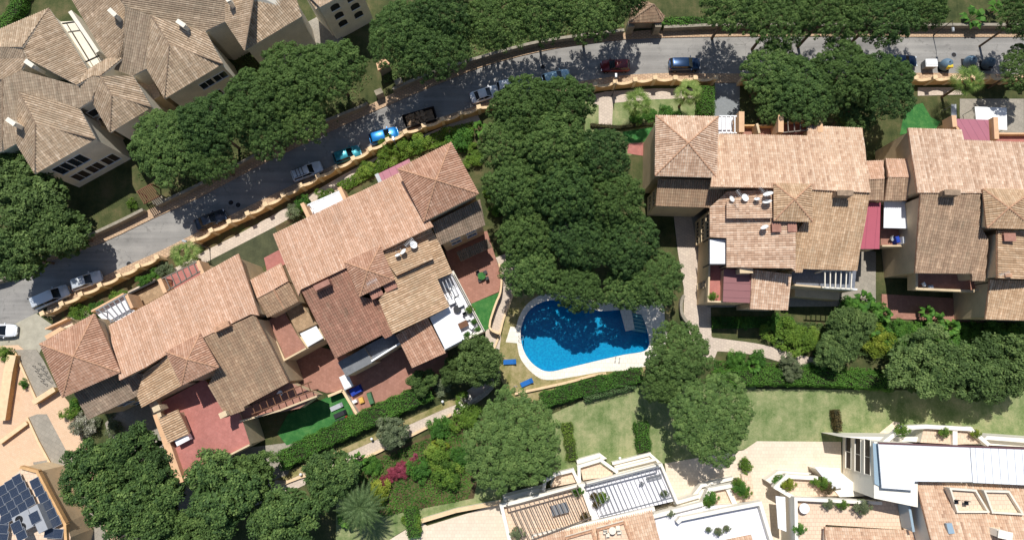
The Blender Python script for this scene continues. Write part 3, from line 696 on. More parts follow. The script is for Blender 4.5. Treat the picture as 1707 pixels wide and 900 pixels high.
# ---------------------------------------------------------------- vehicles
PAINT={}
def paint(name,c,metal=0.4,rough=0.34):
    t=NT(name); t.b.inputs['Base Color'].default_value=c; t.b.inputs['Metallic'].default_value=metal; t.b.inputs['Roughness'].default_value=rough
    t.b.inputs['Coat Weight'].default_value=0.6; t.b.inputs['Coat Roughness'].default_value=0.05; t.b.inputs['Specular IOR Level'].default_value=0.5; return t.m
M['tyre']=plain('tyre_rubber',srgb(28,28,30),0.8); M['rim']=plain('wheel_rim',srgb(150,152,156),0.35,0.7)
M['lampglass']=glass_mat('headlight_glass',srgb(214,220,226)); M['redlens']=glass_mat('red_lens',srgb(150,20,18)); M['carglass']=glass_mat('car_glass',srgb(22,27,32))
def car(pf,pr,col,label,L=4.3,W=1.78,H=1.48,style='hatch',rails=False,name='parked_car',group='cars parked along the kerb'):
    """pf: photo point of the front end, pr: of the rear end (about bonnet height)"""
    a=P(pf[0],pf[1],0.6); b=P(pr[0],pr[1],0.6); c=(a+b)/2; d=(a-b); rz=math.atan2(d.y,d.x)
    root=thing(name,label,'car',(c.x,c.y,0),rz,group)
    prof={'hatch':dict(hood=.62,ws=(.22,.02),rf=-.40,rw=-.485),'sedan':dict(hood=.62,ws=(.20,.03),rf=-.22,rw=-.36),'suv':dict(hood=.66,ws=(.24,.08),rf=-.42,rw=-.47),'van':dict(hood=.6,ws=(.30,.16),rf=-.43,rw=-.48)}[style]
    hz=H*prof['hood']; h=W/2; body=MB()
    # lower body: loft of sections along x
    st=[(-.5,.80,.34,.60*H),(-.485,.92,.22,hz*1.0),(-.40,1,.2,hz*1.05),(-.15,1,.2,hz*1.06),(.12,1,.2,hz*1.05),(.25,.99,.2,hz*1.02),(.38,.96,.2,hz*.93),(.46,.86,.22,hz*.80),(.5,.66,.30,hz*.62)]
    if style=='sedan': st[0]=(-.5,.8,.34,.54*H)
    vs=[];k=9
    for x,wf,zb,zt in st:
        y=h*wf; zm=(zb+zt)*.5
        for yy,zz in ((-y*.93,zb),(-y,zm),(-y*.985,zt*.93),(-y*.86,zt),(0,zt*1.025),(y*.86,zt),(y*.985,zt*.93),(y,zm),(y*.93,zb)): vs.append((x*L,yy,zz))
    fs=[]
    for i in range(len(st)-1):
        for j in range(k-1): fs.append((i*k+j,i*k+j+1,(i+1)*k+j+1,(i+1)*k+j))
        fs.append(((i+1)*k,(i+1)*k+k-1,i*k+k-1,i*k))
    fs+=[tuple(range(k)),tuple(range((len(st)-1)*k+k-1,(len(st)-1)*k-1,-1))]
    body.add(vs,fs); bo=body.build('body',M[col],root,True)
    # cabin frustum
    x0,x1=prof['ws'][0]*L,prof['ws'][1]*L; x2,x3=prof['rf']*L,prof['rw']*L; zb=hz*1.0; zt=H-.05; yb=h*.90; yt=h*.72
    base=[(x0,yb*.88),(x1-.15,yb),(x2,yb),(x3,yb*.9)]; top=[(x1,yt*.95),(x1-.3,yt),(x2+.15,yt),(x2,yt*.93)]
    def poly(mb,pts): mb.add(pts,[tuple(range(len(pts)))])
    g=MB(); B=lambda i,s:(base[i][0],base[i][1]*s,zb); T=lambda i,s:(top[i][0],top[i][1]*s,zt)
    poly(g,[B(0,-1),B(0,1),T(0,1),T(0,-1)]); g.build('windscreen',M['carglass'],root)
    g=MB(); poly(g,[B(3,1),B(3,-1),T(3,-1),T(3,1)]); g.build('rear_window',M['carglass'],root)
    for s in (1,-1):
        g=MB(); q=[B(0,s),B(1,s),B(2,s),B(3,s),T(3,s),T(2,s),T(1,s),T(0,s)]; poly(g,q if s<0 else q[::-1]); g.build('side_window',M['carglass'],root)
    rf=MB(); e=.03
    rp=[(x1+.04,-yt*.95),(x1+.04,yt*.95),(x1-.3,yt+.02),(x2+.15,yt+.02),(x2-.04,yt*.93),(x2-.04,-yt*.93),(x2+.15,-yt-.02),(x1-.3,-yt-.02)]
    m=len(rp); cx=(x1+x2)/2; vs=[(x,y,zt) for x,y in rp]+[(cx+(x-cx)*.9,y*.85,zt+.06) for x,y in rp]
    rf.add(vs,[(i,(i+1)%m,m+(i+1)%m,m+i) for i in range(m)]+[tuple(range(m,2*m))])
    # pillars
    for s in (1,-1):
        for i in (0,3): rf.tube(B(i,s),T(i,s),.045,.04,5,caps=False)
        mx=(x1+x2)/2; rf.tube((mx,yb*s,zb),(mx,yt*s,zt),.04,.04,5,caps=False)
    # fix winding
    ro=rf.build('roof',M[col],root,True)
    if rails:
        for s in (1,-1):
            r_=MB(); r_.bar((x1-.3,yt*.9*s,zt+.12),(x2+.1,yt*.9*s,zt+.12),.05,.05); r_.box((x1-.35,yt*.9*s,zt+.07),(.06,.05,.1)); r_.box((x2+.15,yt*.9*s,zt+.07),(.06,.05,.1)); r_.build('roof_rail',M['dark'],root)
        for xx in (0.25,0.5,0.75):
            r_=MB(); X=x1-.3+(x2-x1+.4)*xx; r_.box((X,0,zt+.16),(.08,yt*1.8,.04)); r_.build('roof_bar',M['dark'],root)
    for sx in (.31,-.31):
        for s in (1,-1):
            wroot=MB(); wroot.tube((sx*L,s*(h-.2),.32),(sx*L,s*(h+.01),.32),.32,.32,16); wo=wroot.build('wheel',M['tyre'],root)
            ri=MB(); ri.tube((sx*L,s*(h+.008),.32),(sx*L,s*(h+.022),.32),.2,.19,10); ri.build('rim',M['rim'],wo)
    for s in (1,-1):
        g=MB(); g.box((.462*L,s*h*.66,hz*.72),(.2,.34,.12),-s*.35); g.build('headlight',M['lampglass'],root)
        g=MB(); g.box((-.487*L,s*h*.76,hz*.86),(.12,.24,.16),s*.1); g.build('tail_light',M['redlens'],root)
        g=MB(); g.box((.17*L,s*(h+.08),hz*1.08),(.12,.2,.13)); g.build('wing_mirror',M[col],root)
    g=MB(); g.box((.497*L,0,.42),(.03,.5,.11)); g.build('number_plate',M['white'],root)
    return root
for k,c,mm in (('car_silver',srgb(204,210,214),.15),('car_white',srgb(232,234,236),0),('car_teal',srgb(48,140,152),.4),('car_blue',srgb(12,120,190),.3),('car_black',srgb(34,44,56),.4),('car_red',srgb(112,22,30),.3),('car_navy',srgb(30,58,92),.5),('car_ice',srgb(180,212,224),.2),('car_graphite',srgb(52,58,68),.5)): M[k]=paint(k+'_paint',c,mm)
# ================================================================ SETTING
POOL=catmull([(869,569),(869,545),(880,520),(900,505),(925,500),(960,508),(1000,518),(1034,516),(1060,515),(1072,530),(1082,565),(1076,584),(1040,591),(1000,600),(950,612),(915,619),(893,610),(877,592)],True,4)
GR=[(-300,-300),(300,-300),(300,320),(-300,320)]
p=[Vector((x,y,0)) for x,y in GR]; hp=[P(x,y,0) for x,y in POOL]
mb=MB(); mb.add(p+hp,tri(p,[hp])); tag(mb.build('ground',M['ground']),kind='structure')
# road: north edge and south edge in the photo
NE_=[(-260,580),(-120,520),(23,462),(90,432),(175,402),(255,364),(330,330),(420,282),(510,238),(600,196),(690,157),(733,139),(800,113),(870,93),(950,77),(1040,66),(1110,63),(1250,61),(1400,61),(1560,62),(1707,62),(2000,62)]
SE_=[(2000,124),(1707,124),(1560,122),(1400,122),(1190,123),(1120,122),(1050,125),(1000,131),(940,141),(860,158),(790,178),(740,194),(680,214),(640,232),(590,258),(540,283),(480,312),(430,336),(372,365),(327,388),(267,418),(215,441),(170,462),(120,490),(78,512),(20,548),(-80,600),(-260,680)]
sheet('road',catmull(NE_,False,3)+catmull(SE_,False,3),M['asphalt'])
# forecourt at the left end of the road, parking strip
sheet('forecourt',[(-200,640),(0,552),(60,522),(92,545),(110,560),(72,575),(60,600),(-200,720)],plain('forecourt_paving',srgb(170,164,146),0.9,var=0.14,scale=1))
WALLN=[(-260,540),(-120,490),(0,466),(23,457),(143,397),(240,350),(330,310),(420,263),(510,217),(600,180),(640,160),(733,118),(850,83),(923,67),(1040,52),(1103,46),(1213,43),(1400,43),(1560,43),(1707,43),(2000,43)]
NE2=[(x,y) for x,y in NE_]
sheet('pavement',catmull(NE2,False,3)+catmull([(x,y+3) for x,y in WALLN[::-1]],False,3),M['sidewalk'],z=0.13)
WS=[(78,523),(140,492),(170,478),(215,455),(267,430)]
WS2=[(327,402),(372,378),(430,352),(480,325),(540,293),(590,268),(640,240),(680,222),(740,202),(790,185),(860,165),(925,153),(965,148),(1010,143),(1050,138),(1090,134),(1130,134),(1190,134)]
WS3=[(1236,134),(1300,134),(1400,134),(1530,134),(1600,132),(1707,132),(1900,132)]
SW=[(x,y+4) for x,y in (WS+[(297,416)]+WS2)]
sheet('pavement',catmull([(2000,124),(1707,124),(1560,122),(1400,122),(1190,123),(1120,122),(1050,125),(1000,131),(940,141),(860,158),(790,178),(740,194),(680,214),(640,232),(590,258),(540,283),(480,312),(430,336),(372,365),(327,388),(267,418),(215,441),(170,462),(120,490),(78,512)],False,3)+[(80,530)]+SW+[(x,y+4) for x,y in WS3],M['sidewalk'],z=0.13)
# painted line at the north kerb
# ---- gardens between road wall and the flats
PATHS=[(96,552),(150,528),(200,506),(250,480),(300,455),(340,432),(400,402),(455,372),(520,335),(580,300),(640,268),(700,240),(760,215),(800,200)]
sheet('garden_strip',[(84,530)]+SW[1:-8]+[(800,215),(700,262),(640,292),(560,330),(500,362),(460,390),(400,418),(350,450),(290,480),(220,512),(160,545),(110,556)],M['soil'])
sheet('garden_path',band(PATHS,1.0,-0.6),M['path'],world=True)
sheet('lawn',[(338,440),(458,378),(470,402),(462,430),(430,450),(360,452)],M['lawn_dark'])
sheet('garden_path',[(278,470),(300,452),(330,432),(345,440),(318,462),(290,484)],M['drive'])
# top middle garden
sheet('lawn',[(975,160),(1190,150),(1195,215),(1100,225),(1050,260),(975,230)],M['lawn'])
sheet('garden_path',[(980,160),(1010,153),(1090,148),(1165,148),(1165,164),(1090,166),(1022,172),(1020,216),(998,216),(998,176),(982,172)],M['path'])
sheet('turf',[(1038,220),(1090,212),(1092,236),(1042,238)],M['turf'])
sheet('patio',[(1046,240),(1092,236),(1085,262),(1046,256)],M['red_floor'])
sheet('driveway',[(1192,128),(1234,128),(1232,200),(1198,225),(1190,195)],M['drive'])
sheet('turf',[(1504,205),(1510,178),(1538,172),(1552,196),(1568,203),(1560,215),(1500,225)],M['turf'])
sheet('garden_path',[(1530,146),(1600,146),(1606,158),(1530,160)],M['path'])
sheet('patio',[(1600,165),(1707,165),(1707,240),(1600,240)],M['plaza_grey'])
# woodland floor in the middle
sheet('path',[(915,372),(950,368),(955,392),(925,396)],M['path'])
# walkway between the middle trees and the right flats
sheet('walkway',[(1122,350),(1180,340),(1186,560),(1200,575),(1190,600),(1170,592),(1152,560),(1140,535),(1140,480),(1130,420)],M['path'])
sheet('walkway',catmull([(1168,560),(1215,566),(1270,574),(1330,590),(1392,604)],False,4)+catmull([(1388,622),(1320,608),(1260,592),(1210,586),(1170,585)],False,4),M['path'])
# path west of pool
PW=[(838,425),(848,455),(845,490),(833,520),(822,555),(826,600),(812,640),(775,668),(730,690),(660,722),(600,752),(540,778),(480,806),(420,830)]
sheet('path',band(catmull(PW,False,4),1.05,-1.05),M['path'],world=True)
# pool surroundings
sheet('pool_lawn',catmull([(852,500),(870,484),(900,480),(1100,500),(1110,560),(1090,620),(1040,632),(960,648),(905,664),(870,670),(838,640),(832,600),(836,560)],True,3),M['lawn_dry'],holes=[POOL])
DECK=catmull([(862,572),(860,548),(868,522),(884,502),(910,490),(960,490),(1000,505),(1040,500),(1100,505),(1108,530),(1112,560),(1104,590),(1090,605),(1050,616),(1000,620),(960,627),(912,633),(888,622),(868,598)],True,4)
sheet('pool_deck',DECK,M['pool_deck'],z=0.10,holes=[POOL])
sheet('pool_deck',[(851,544),(868,547),(864,572),(843,570)],M['pool_deck'],z=0.104)
sheet('pool_deck',[(1033,514),(1052,513),(1058,549),(1043,552)],M['pool_deck'],z=0.104)
# pool basin and water
pb=MB(); pw=[P(x,y,0) for x,y in POOL]; n=len(pw)
if area2(pw)<0: pw.reverse()
fl=[Vector((q.x,q.y,-1.5)) for q in pw]; up=[Vector((q.x,q.y,0.1)) for q in pw]
pb.add(fl,tri(fl)); pb.add(up+fl,[(i,(i+1)%n,n+(i+1)%n,n+i)[::-1] for i in range(n)])
tag(pb.build('pool_basin',M['mosaic']),kind='structure')
wb=MB(); wl=[Vector((q.x,q.y,-0.02)) for q in inset(pw,0.004)]; wb.add(wl,tri(wl)); tag(wb.build('water',M['water']),kind='structure')
sb=MB()
for i in range(6):
    a=P(1056+i*3.3,522+i*2.5,-.4); b=P(1076+i*1.0,521+i*6.5,-.4)
    sb.bar(P(1054,519+i*6,-.1-.15*i),P(1073+i,523+i*6,-.1-.15*i),.35,.2)
tag(sb.build('pool_steps',M['pool_deck']),kind='structure')
# lawns below the pool
sheet('lawn',[(920,690),(985,660),(1060,642),(1110,640),(1260,640),(1260,745),(1110,772),(1040,770),(930,800),(900,760)],M['lawn'])
sheet('lawn',[(1255,648),(1500,650),(1780,652),(1780,752),(1500,730),(1400,736),(1255,736)],M['lawn'])
sheet('lawn',[(560,830),(640,830),(700,815),(840,790),(850,832),(760,850),(700,866),(640,905),(560,905)],M['lawn'])
sheet('planting_bed',[(590,775),(700,730),(790,690),(800,780),(790,830),(640,860),(580,820)],M['soil'])
sheet('patio',[(1108,772),(1240,750),(1262,735),(1402,736),(1404,860),(1290,905),(1230,860),(1120,840)],M['patio'])
sheet('patio',[(640,905),(700,868),(712,876),(835,838),(860,930),(640,930)],M['patio'])
sheet('patio',[(1455,740),(1465,722),(1490,702),(1500,704),(1490,740)],M['patio'])
# verge by the hedge
sheet('verge',[(440,800),(560,752),(720,680),(760,662),(775,668),(730,686),(600,745),(480,800)],M['lawn_dry'])
# lower left plaza
sheet('plaza',[(-80,580),(30,575),(60,600),(110,665),(130,690),(140,745),(200,800),(260,930),(-80,930)],M['plaza'])
sheet('parking_strip',[(24,583),(60,582),(72,600),(96,648),(60,666)],M['plaza_grey'])
sheet('plaza_path',[(45,696),(62,690),(78,690),(110,750),(120,756),(130,800),(165,860),(200,935),(130,935),(100,870),(62,800),(55,770),(80,766)],M['plaza_grey'])
sheet('yard',[(175,705),(200,680),(262,670),(300,790),(420,745),(500,735),(480,790),(300,860),(200,800)],M['plaza_grey'])
# gardens of the left flats
sheet('patio',[(462,560),(560,585),(640,590),(740,560),(748,600),(770,615),(700,660),(600,690),(580,690),(575,650),(545,655),(530,650),(450,690),(440,680)],M['terracotta'])
sheet('turf',[(462,722),(480,690),(545,662),(574,655),(592,694),(530,722),(478,742)],M['turf'])
sheet('patio',[(735,400),(812,385),(836,460),(832,486),(786,506),(760,470)],M['terracotta'])
sheet('turf',[(786,506),(833,487),(818,545),(806,553),(790,540)],M['turf'])
sheet('patio',[(1150,345),(1460,420),(1460,510),(1180,512)],M['plaza_grey'])
sheet('patio',[(1470,490),(1640,500),(1640,538),(1470,530)],M['terracotta'])
# ================================================================ WALLS ALONG THE ROAD
def scallop(line,label,z1=2.5,dip=0.85,step=2.75,mat='wall_tan'):
    q=[P(x,y,1.6) for x,y in line]; L=[0]
    for a,b in zip(q,q[1:]): L.append(L[-1]+(b-a).xy.length)
    def at(s):
        for i in range(len(L)-1):
            if s<=L[i+1]+1e-6:
                t=(s-L[i])/(L[i+1]-L[i]); v=q[i].lerp(q[i+1],t); v.z=0; return v
        v=q[-1].copy(); v.z=0; return v
    n=max(1,round(L[-1]/step)); st=L[-1]/n
    root=thing('garden_wall',label,'wall',at(0)); o0=at(0)
    mb=MB(); cp=MB(); K=8
    for i in range(n):
        a,b=at(i*st)-o0,at((i+1)*st)-o0; d=(b-a).normalized(); nn=Vector((-d.y,d.x,0))*.13
        row=[]
        for k in range(K+1):
            t=k/K; z=z1-0.18-dip*math.sin(math.pi*t)**0.8; row.append((a.lerp(b,t),z))
        for (p0,za),(p1,zb) in zip(row,row[1:]):
            vs=[p0-nn,p1-nn,p1+nn,p0+nn]; vs=[Vector((v.x,v.y,0)) for v in vs]+[Vector((v.x,v.y,z)) for v,z in zip(vs,(za,zb,zb,za))]
            mb.add(vs,[(0,1,5,4),(2,3,7,6)])
            cn=nn*1.5; vs=[p0-cn,p1-cn,p1+cn,p0+cn]; vs=[Vector((v.x,v.y,z+0.002)) for v,z in zip(vs,(za,zb,zb,za))]+[Vector((v.x,v.y,z+.1)) for v,z in zip(vs,(za,zb,zb,za))]
            cp.add(vs,[(0,3,2,1),(4,5,6,7),(0,1,5,4),(2,3,7,6)])
    w=mb.build('wall_panel',M[mat],root); cp.build('coping',M['coping'],w)
    me=None
    for i in range(n+1):
        s=at(i*st)-o0; e=at(min(i*st+.3,L[-1]))-at(max(i*st-.3,0)); rz=math.atan2(e.y,e.x)
        if me is None:
            pm=MB(); pm.box((0,0,z1/2),(.42,.42,z1)); pm.box((0,0,z1+.06),(.62,.62,.12)); po=pm.build('pier',M['coping'],root); me=po.data
        else: po=bpy.data.objects.new('pier',me); COL.objects.link(po); po.parent=root
        po.location=s; po.rotation_euler=(0,0,rz)
    return root
M['coping']=plain('wall_coping',srgb(226,196,156),0.85,var=0.1)
scallop(WS,'ochre scalloped garden wall beside the two silver parked cars at the left end')
scallop(WS2[:11],'long ochre scalloped garden wall between the road and the middle-left flats')
scallop(WS2[11:],'ochre scalloped garden wall beside the dark red car and the navy car',z1=2.5)
scallop(WS3,'ochre scalloped garden wall behind the waste containers')
def lowwall(line,label,h=1.3,t=0.3,mat='wall_stone',name='boundary_wall',cap='coping_grey',z=0,cat='wall',curve=True):
    pts=catmull(line,False,3) if curve else line
    q=[P(x,y,h*0.8+z) for x,y in pts]; root=thing(name,label,cat,(q[0].x,q[0].y,0)); o0=Vector((q[0].x,q[0].y,0)); mb=MB(); c=MB()
    for a,b in zip(q,q[1:]):
        a=Vector((a.x,a.y,h/2))-o0; b=Vector((b.x,b.y,h/2))-o0; mb.bar(a,b,t,h); u=Vector((0,0,h/2+.04)); c.bar(a+u,b+u,t*1.35,.09)
    w=mb.build('wall_panel',M[mat],root); c.build('coping',M[cap],w); return root
M['coping_grey']=plain('grey_coping',srgb(150,142,126),0.9,var=0.2,scale=2)
lowwall([(-120,500),(0,468),(23,457),(143,397),(200,370),(240,350)],'grey stone boundary wall under the leafy trees on the far left of the road')
lowwall([(262,342),(330,310),(420,263),(510,217),(600,180),(612,172)],'grey stone boundary wall below the row of pines left of the road')
lowwall([(655,150),(733,118),(850,83),(923,67),(1040,52)],'grey stone boundary wall under the top middle pines')
lowwall([(1106,47),(1213,43),(1400,43),(1560,43),(1707,43),(1850,43)],'straight grey boundary wall along the top right of the road')
lowwall([(858,656),(905,646),(950,636),(985,626),(1010,622)],'low cream kerb wall between the pool lawn and the hedge',h=.4,t=.25,mat='wall_cream',cap='coping')
lowwall([(816,600),(832,560),(840,530),(852,500),(857,480),(852,450)],'thin cream kerb beside the path west of the pool',h=.25,t=.18,mat='wall_cream',cap='coping')
lowwall([(832,556),(816,545),(826,508),(834,488),(836,462),(832,440)],'beige garden wall around the triangular turf beside the path',h=1.4,t=.2,mat='wall',cap='coping')
lowwall([(1148,540),(1137,525),(1135,505),(1140,492)],'short curved grey wall beside the bright walkway',h=1.0,t=.3)
lowwall([(460,812),(500,795),(590,770),(660,738),(735,700),(752,690)],'cream edging wall below the garden path above the flower bed',h=.35,t=.25,mat='wall_cream',cap='coping')
lowwall([(4,700),(16,620),(22,592)],'ochre retaining wall at the left edge of the plaza',h=1.2,t=.9,mat='wall_tan',cap='coping',curve=False)
lowwall([(57,671),(93,648)],'ochre wall closing the grey parking strip',h=1.2,t=.5,mat='wall_tan',cap='coping',curve=False)
lowwall([(0,738),(46,704)],'low planter wall crossing the peach plaza',h=.7,t=.4,mat='wall_tan',cap='coping',curve=False)
lowwall([(46,696),(64,735),(84,772)],'thin kerb on the left side of the grey plaza path',h=.3,t=.2,mat='wall_tan',cap='coping',curve=False)
lowwall([(60,780),(95,845),(125,905)],'ochre wall beside the solar roof and the grey path',h=1.1,t=.4,mat='wall_tan',cap='coping',curve=False)
lowwall([(26,588),(44,628),(60,664)],'cream kerb of the grey parking strip',h=.3,t=.2,mat='wall_tan',cap='coping',curve=False)
lowwall([(548,660),(572,650),(596,690)],'white garden wall between the two turf and terracotta patios',h=1.6,t=.25,mat='wall_cream',cap='coping',curve=False)
lowwall([(700,868),(760,850),(836,836)],'cream terrace wall beside the bottom lawn',h=1.0,t=.4,mat='wall_cream',cap='coping',curve=False)
lowwall([(823,602),(829,625),(815,650),(780,672)],'curved stone wall at the bend of the path below the pool',h=1.0,t=.35,mat='wall_stone')
# ================================================================ BUILDINGS
LOOPS={}
# ---------- flats A : lower left half of the diagonal row
A=thing('apartment_building','peach tiled flats with a large red roof terrace, lower left end of the diagonal row','building',tuple(P(300,600,0)),group='tiled apartment buildings')
A.location=(0,0,0)
wb=MB()
r=Roof(); r.facet([(182,543,8.6),(398,423,8.6),(432,526,11.0),(419,524),(341,562),(280,590),(244,612),(200,634)]); r.walls(wb); r.build(A,M['t_peach'])
r=Roof(); hip(r,[(67,573),(158,523),(201,620),(105,662)],(123,594),10.6,12.8); LA=r.walls(wb); r.build(A,M['t_orange'])
r=Roof(); hip(r,[(277,586),(334,556),(365,612),(303,642)],(313,599),11.0,12.4); r.walls(wb); r.build(A,M['t_orange'])
r=Roof(); r.facet([(341,562,10.6),(425,524,10.6),(481,637,7.9),(407,677),(408,683),(378,694),(347,642),(362,612)],d=(380,545,430,665)); r.walls(wb); r.build(A,M['t_brown'])
r=Roof(); r.facet([(240,622,8.9),(281,592,10.0),(304,642,10.0),(237,679),(229,659)],d=(300,615,232,648)); r.walls(wb); r.build(A,M['t_tan'])
r=Roof(); r.facet([(124,655,8.7),(199,620,8.7),(240,622),(230,659,7.5),(147,699,7.5)],d=(165,640,188,685)); LA2=r.walls(wb); r.build(A,M['t_grey'])
r=Roof(); r.facet([(264,696,7.4),(297,682,7.4),(316,723,6.8),(281,738)],d=(297,682,266,697)); r.walls(wb); r.build(A,M['t_tan'])
flat(A,[(265,672),(340,632),(400,690),(404,700),(417,740),(303,799)],5.4,M['red_floor'],z0=0)
parapet(A,[(262,676),(304,797)],5.4,h=.9,t=.9,closed=False,mat=M['wall_peach']); parapet(A,[(304,798),(417,741)],5.4,h=.5,closed=False,mat=M['wall'])
parapet(A,[(266,670),(273,694)],5.4,h=1.0,t=.5,closed=False)
flat(A,[(394,688),(480,636),(531,658),(500,680),(404,700)],5.0,M['terracotta'],z0=2.8)
parapet(A,[(404,701),(470,683),(529,660)],5.0,h=.6,closed=False)
pergola(A,[(420,690),(524,650),(519,636),(414,676)],6.6,9,M['wood'],5.0,w=.1)
# street-side terraces
flat(A,[(158,520),(211,492),(225,519),(182,543)],6.0,M['white_floor'],z0=0)
pergola(A,[(160,518),(211,490),(222,517),(184,538)],8.5,6,M['grey'],6.0)
parapet(A,[(160,519),(211,491)],6.0,h=.9,closed=False,mat=M['wall_peach'])
flat(A,[(267,466),(330,436),(342,452),(287,490)],6.0,M['red_floor'],z0=0)
pergola(A,[(271,464),(328,437),(334,452),(280,484)],8.5,6,M['bronze'],6.0)
for q in ((215,504),(271,478),(334,448)):
    pr=MB(); c=P(q[0],q[1],8.6); pr.bar(P(q[0]-5,q[1]-13,8.4)-Vector((0,0,1.3)),P(q[0]+5,q[1]+10,8.4)-Vector((0,0,1.3)),.5,2.8); pr.build('pier',M['wall_peach'],A)
flat(A,[(213,494),(262,470),(275,490),(228,515)],4.8,M['beige_tile'],z0=0); parapet(A,[(213,494),(262,470)],4.8,h=.8,closed=False,mat=M['iron'])
flat(A,[(74,560),(100,545),(108,548),(78,566)],7.6,M['wall_peach'],z0=0,name='terrace_wall')
flat(A,[(84,548),(118,532),(122,542),(90,556)],5.6,M['pink_floor'],z0=0)
parapet(A,[(84,548),(118,532)],5.6,h=.9,closed=False,mat=M['wall_peach'])
chimney(A,376,545,10.3,rz=R(26))
chimney(A,266,680,8.2,w=.9,d=.6,h=.5,rz=R(26),mat=M['wall'])
chimney(A,376,690,8.0,w=.9,d=.6,h=.5,rz=R(26),mat=M['wall'])
wb.build('wall',M['wall'],A)
for l in LA2: wallwins(A,l,(188,680),[.5],[1.6,4.6],w=1.4,h=1.4,zref=7)
o=MB(); c=P(305,733,6.3); o.box((c.x,c.y,6.0),(1.7,.7,.9),R(28)); o.box((c.x,c.y,6.48),(1.75,.75,.06),R(28)); tag(o.build('air_conditioner',M['white']),'white air conditioner on the red roof terrace beside the small tiled roof','air conditioner')
# ---------- connector K joins the halves (belongs to flats B)
B=thing('apartment_building','peach tiled flats with a furnished roof terrace and white awning, middle of the diagonal row','building',group='tiled apartment buildings')
wb=MB()
r=Roof(); r.facet([(418,467,7.8),(469,439,7.8),(481,469,8.7),(457,483),(429,498)]); r.walls(wb,d=.1); r.build(B,M['t_peach'])
r=Roof(); r.facet([(429,498,8.6),(457,483,8.6),(474,515,7.7),(446,529)]); r.facet([(457,483,8.5),(481,469,8.5),(498,502,7.7),(474,515)]); r.walls(wb,d=.1); r.build(B,M['t_brown'])
flat(B,[(476,517),(499,503),(513,520),(528,540),(496,554),(488,540)],5.4,M['beige_tile'],z0=0)
flat(B,[(447,533),(474,519),(494,556),(511,581),(476,600)],4.9,M['terracotta'],z0=0)
parapet(B,[(511,581),(476,600),(447,535)],4.9,h=.5,closed=False,mat=M['wall'])
flat(B,[(440,430),(470,414),(476,440),(446,456)],6.4,M['red_floor'],z0=0)
W=pxs([(500,556),(527,543),(539,563),(513,578)],5.2); uvsheet('awning',W,M['canvas'],B,W[1]-W[0]); flat(B,[(496,554),(529,540),(542,566),(511,582)],4.4,M['wall'],z0=0)
r=Roof(); r.facet([(455,391,8.6),(665,289,8.6),(723,378,11.0),(637,419),(634,411),(575,437),(577,447),(502,483),(498,494)]); r.walls(wb); r.build(B,M['t_peach'])
r=Roof(); hip(r,[(663,282),(752,238),(798,323),(707,369)],(727,301),11.2,13.5); r.walls(wb); r.build(B,M['t_orange'])
r=Roof(); r.facet([(719,372,8.8),(800,332,8.8),(809,375,7.7),(733,409)],d=(760,350,775,390)); LB=r.walls(wb); r.build(B,M['t_grey'])
r=Roof(); hip(r,[(574,437),(634,410),(658,466),(600,494)],(613,451),10.9,12.2); r.walls(wb); r.build(B,M['t_orange'])
r=Roof(); r.facet([(636,420,10.3),(718,381,8.9),(734,409),(754,455,8.2),(729,465),(749,511),(713,529),(654,557),(631,500),(657,470)],d=(640,500,735,455)); LB2=r.walls(wb); r.build(B,M['t_tan'])
r=Roof(); r.facet([(642,434,10.5),(714,400,9.5),(722,432),(661,460,10.5)],d=(650,445,718,415)); r.build(B,M['t_tan'])
r=Roof(); r.facet([(502,484,10.5),(577,447,10.5),(600,494),(631,500),(654,558),(642,564),(637,558),(559,597,7.8)],d=(545,465,600,580)); LB3=r.walls(wb); r.build(B,M['t_red'])
r=Roof(); r.facet([(660,558,7.2),(713,529,7.2),(743,588,6.5),(687,613)],d=(687,545,715,600)); LB4=r.walls(wb); r.build(B,M['t_orange'])
W=pxs([(716,529),(750,511),(774,565),(742,582)],7.0); uvsheet('awning',W,M['canvas'],B,W[0]-W[1],.12)
p_=MB(); 
for q in W[2:]: p_.tube((q.x,q.y,5.4),(q.x,q.y,6.9),.07,.07,6)
p_.build('awning_posts',M['white'],B)
flat(B,[(729,465),(756,455),(806,551),(741,583),(716,530),(749,511)],5.3,M['white_floor'],z0=0)
parapet(B,[(756,455),(806,551),(741,583)],5.3,h=.9,t=.3,closed=False,mat=M['wall_cream'])
pergola(B,[(732,463),(754,455),(765,478),(742,489)],7.6,4,M['grey'],5.3,rails=False,posts=False)
rail(B,[(757,457),(807,552)],6.2,h=.35)
flat(B,[(607,578),(655,553),(668,572),(622,600)],4.8,M['deck_grey'],z0=0)
parapet(B,[(668,572),(622,601)],4.8,h=.7,closed=False,mat=M['white'])
flat(B,[(563,604),(607,579),(623,603),(577,627)],5.2,plain('grey_flat_roof',srgb(118,120,122),.9,var=.15),z0=0,name='flat_roof')
chimney(B,541,477,10.4,rz=R(26),mat=M['terracotta'])
for q in ((629,490),(652,478)): chimney(B,q[0],q[1],9.6,w=1.5,d=.9,h=.4,rz=R(26),mat=M['terracotta'])
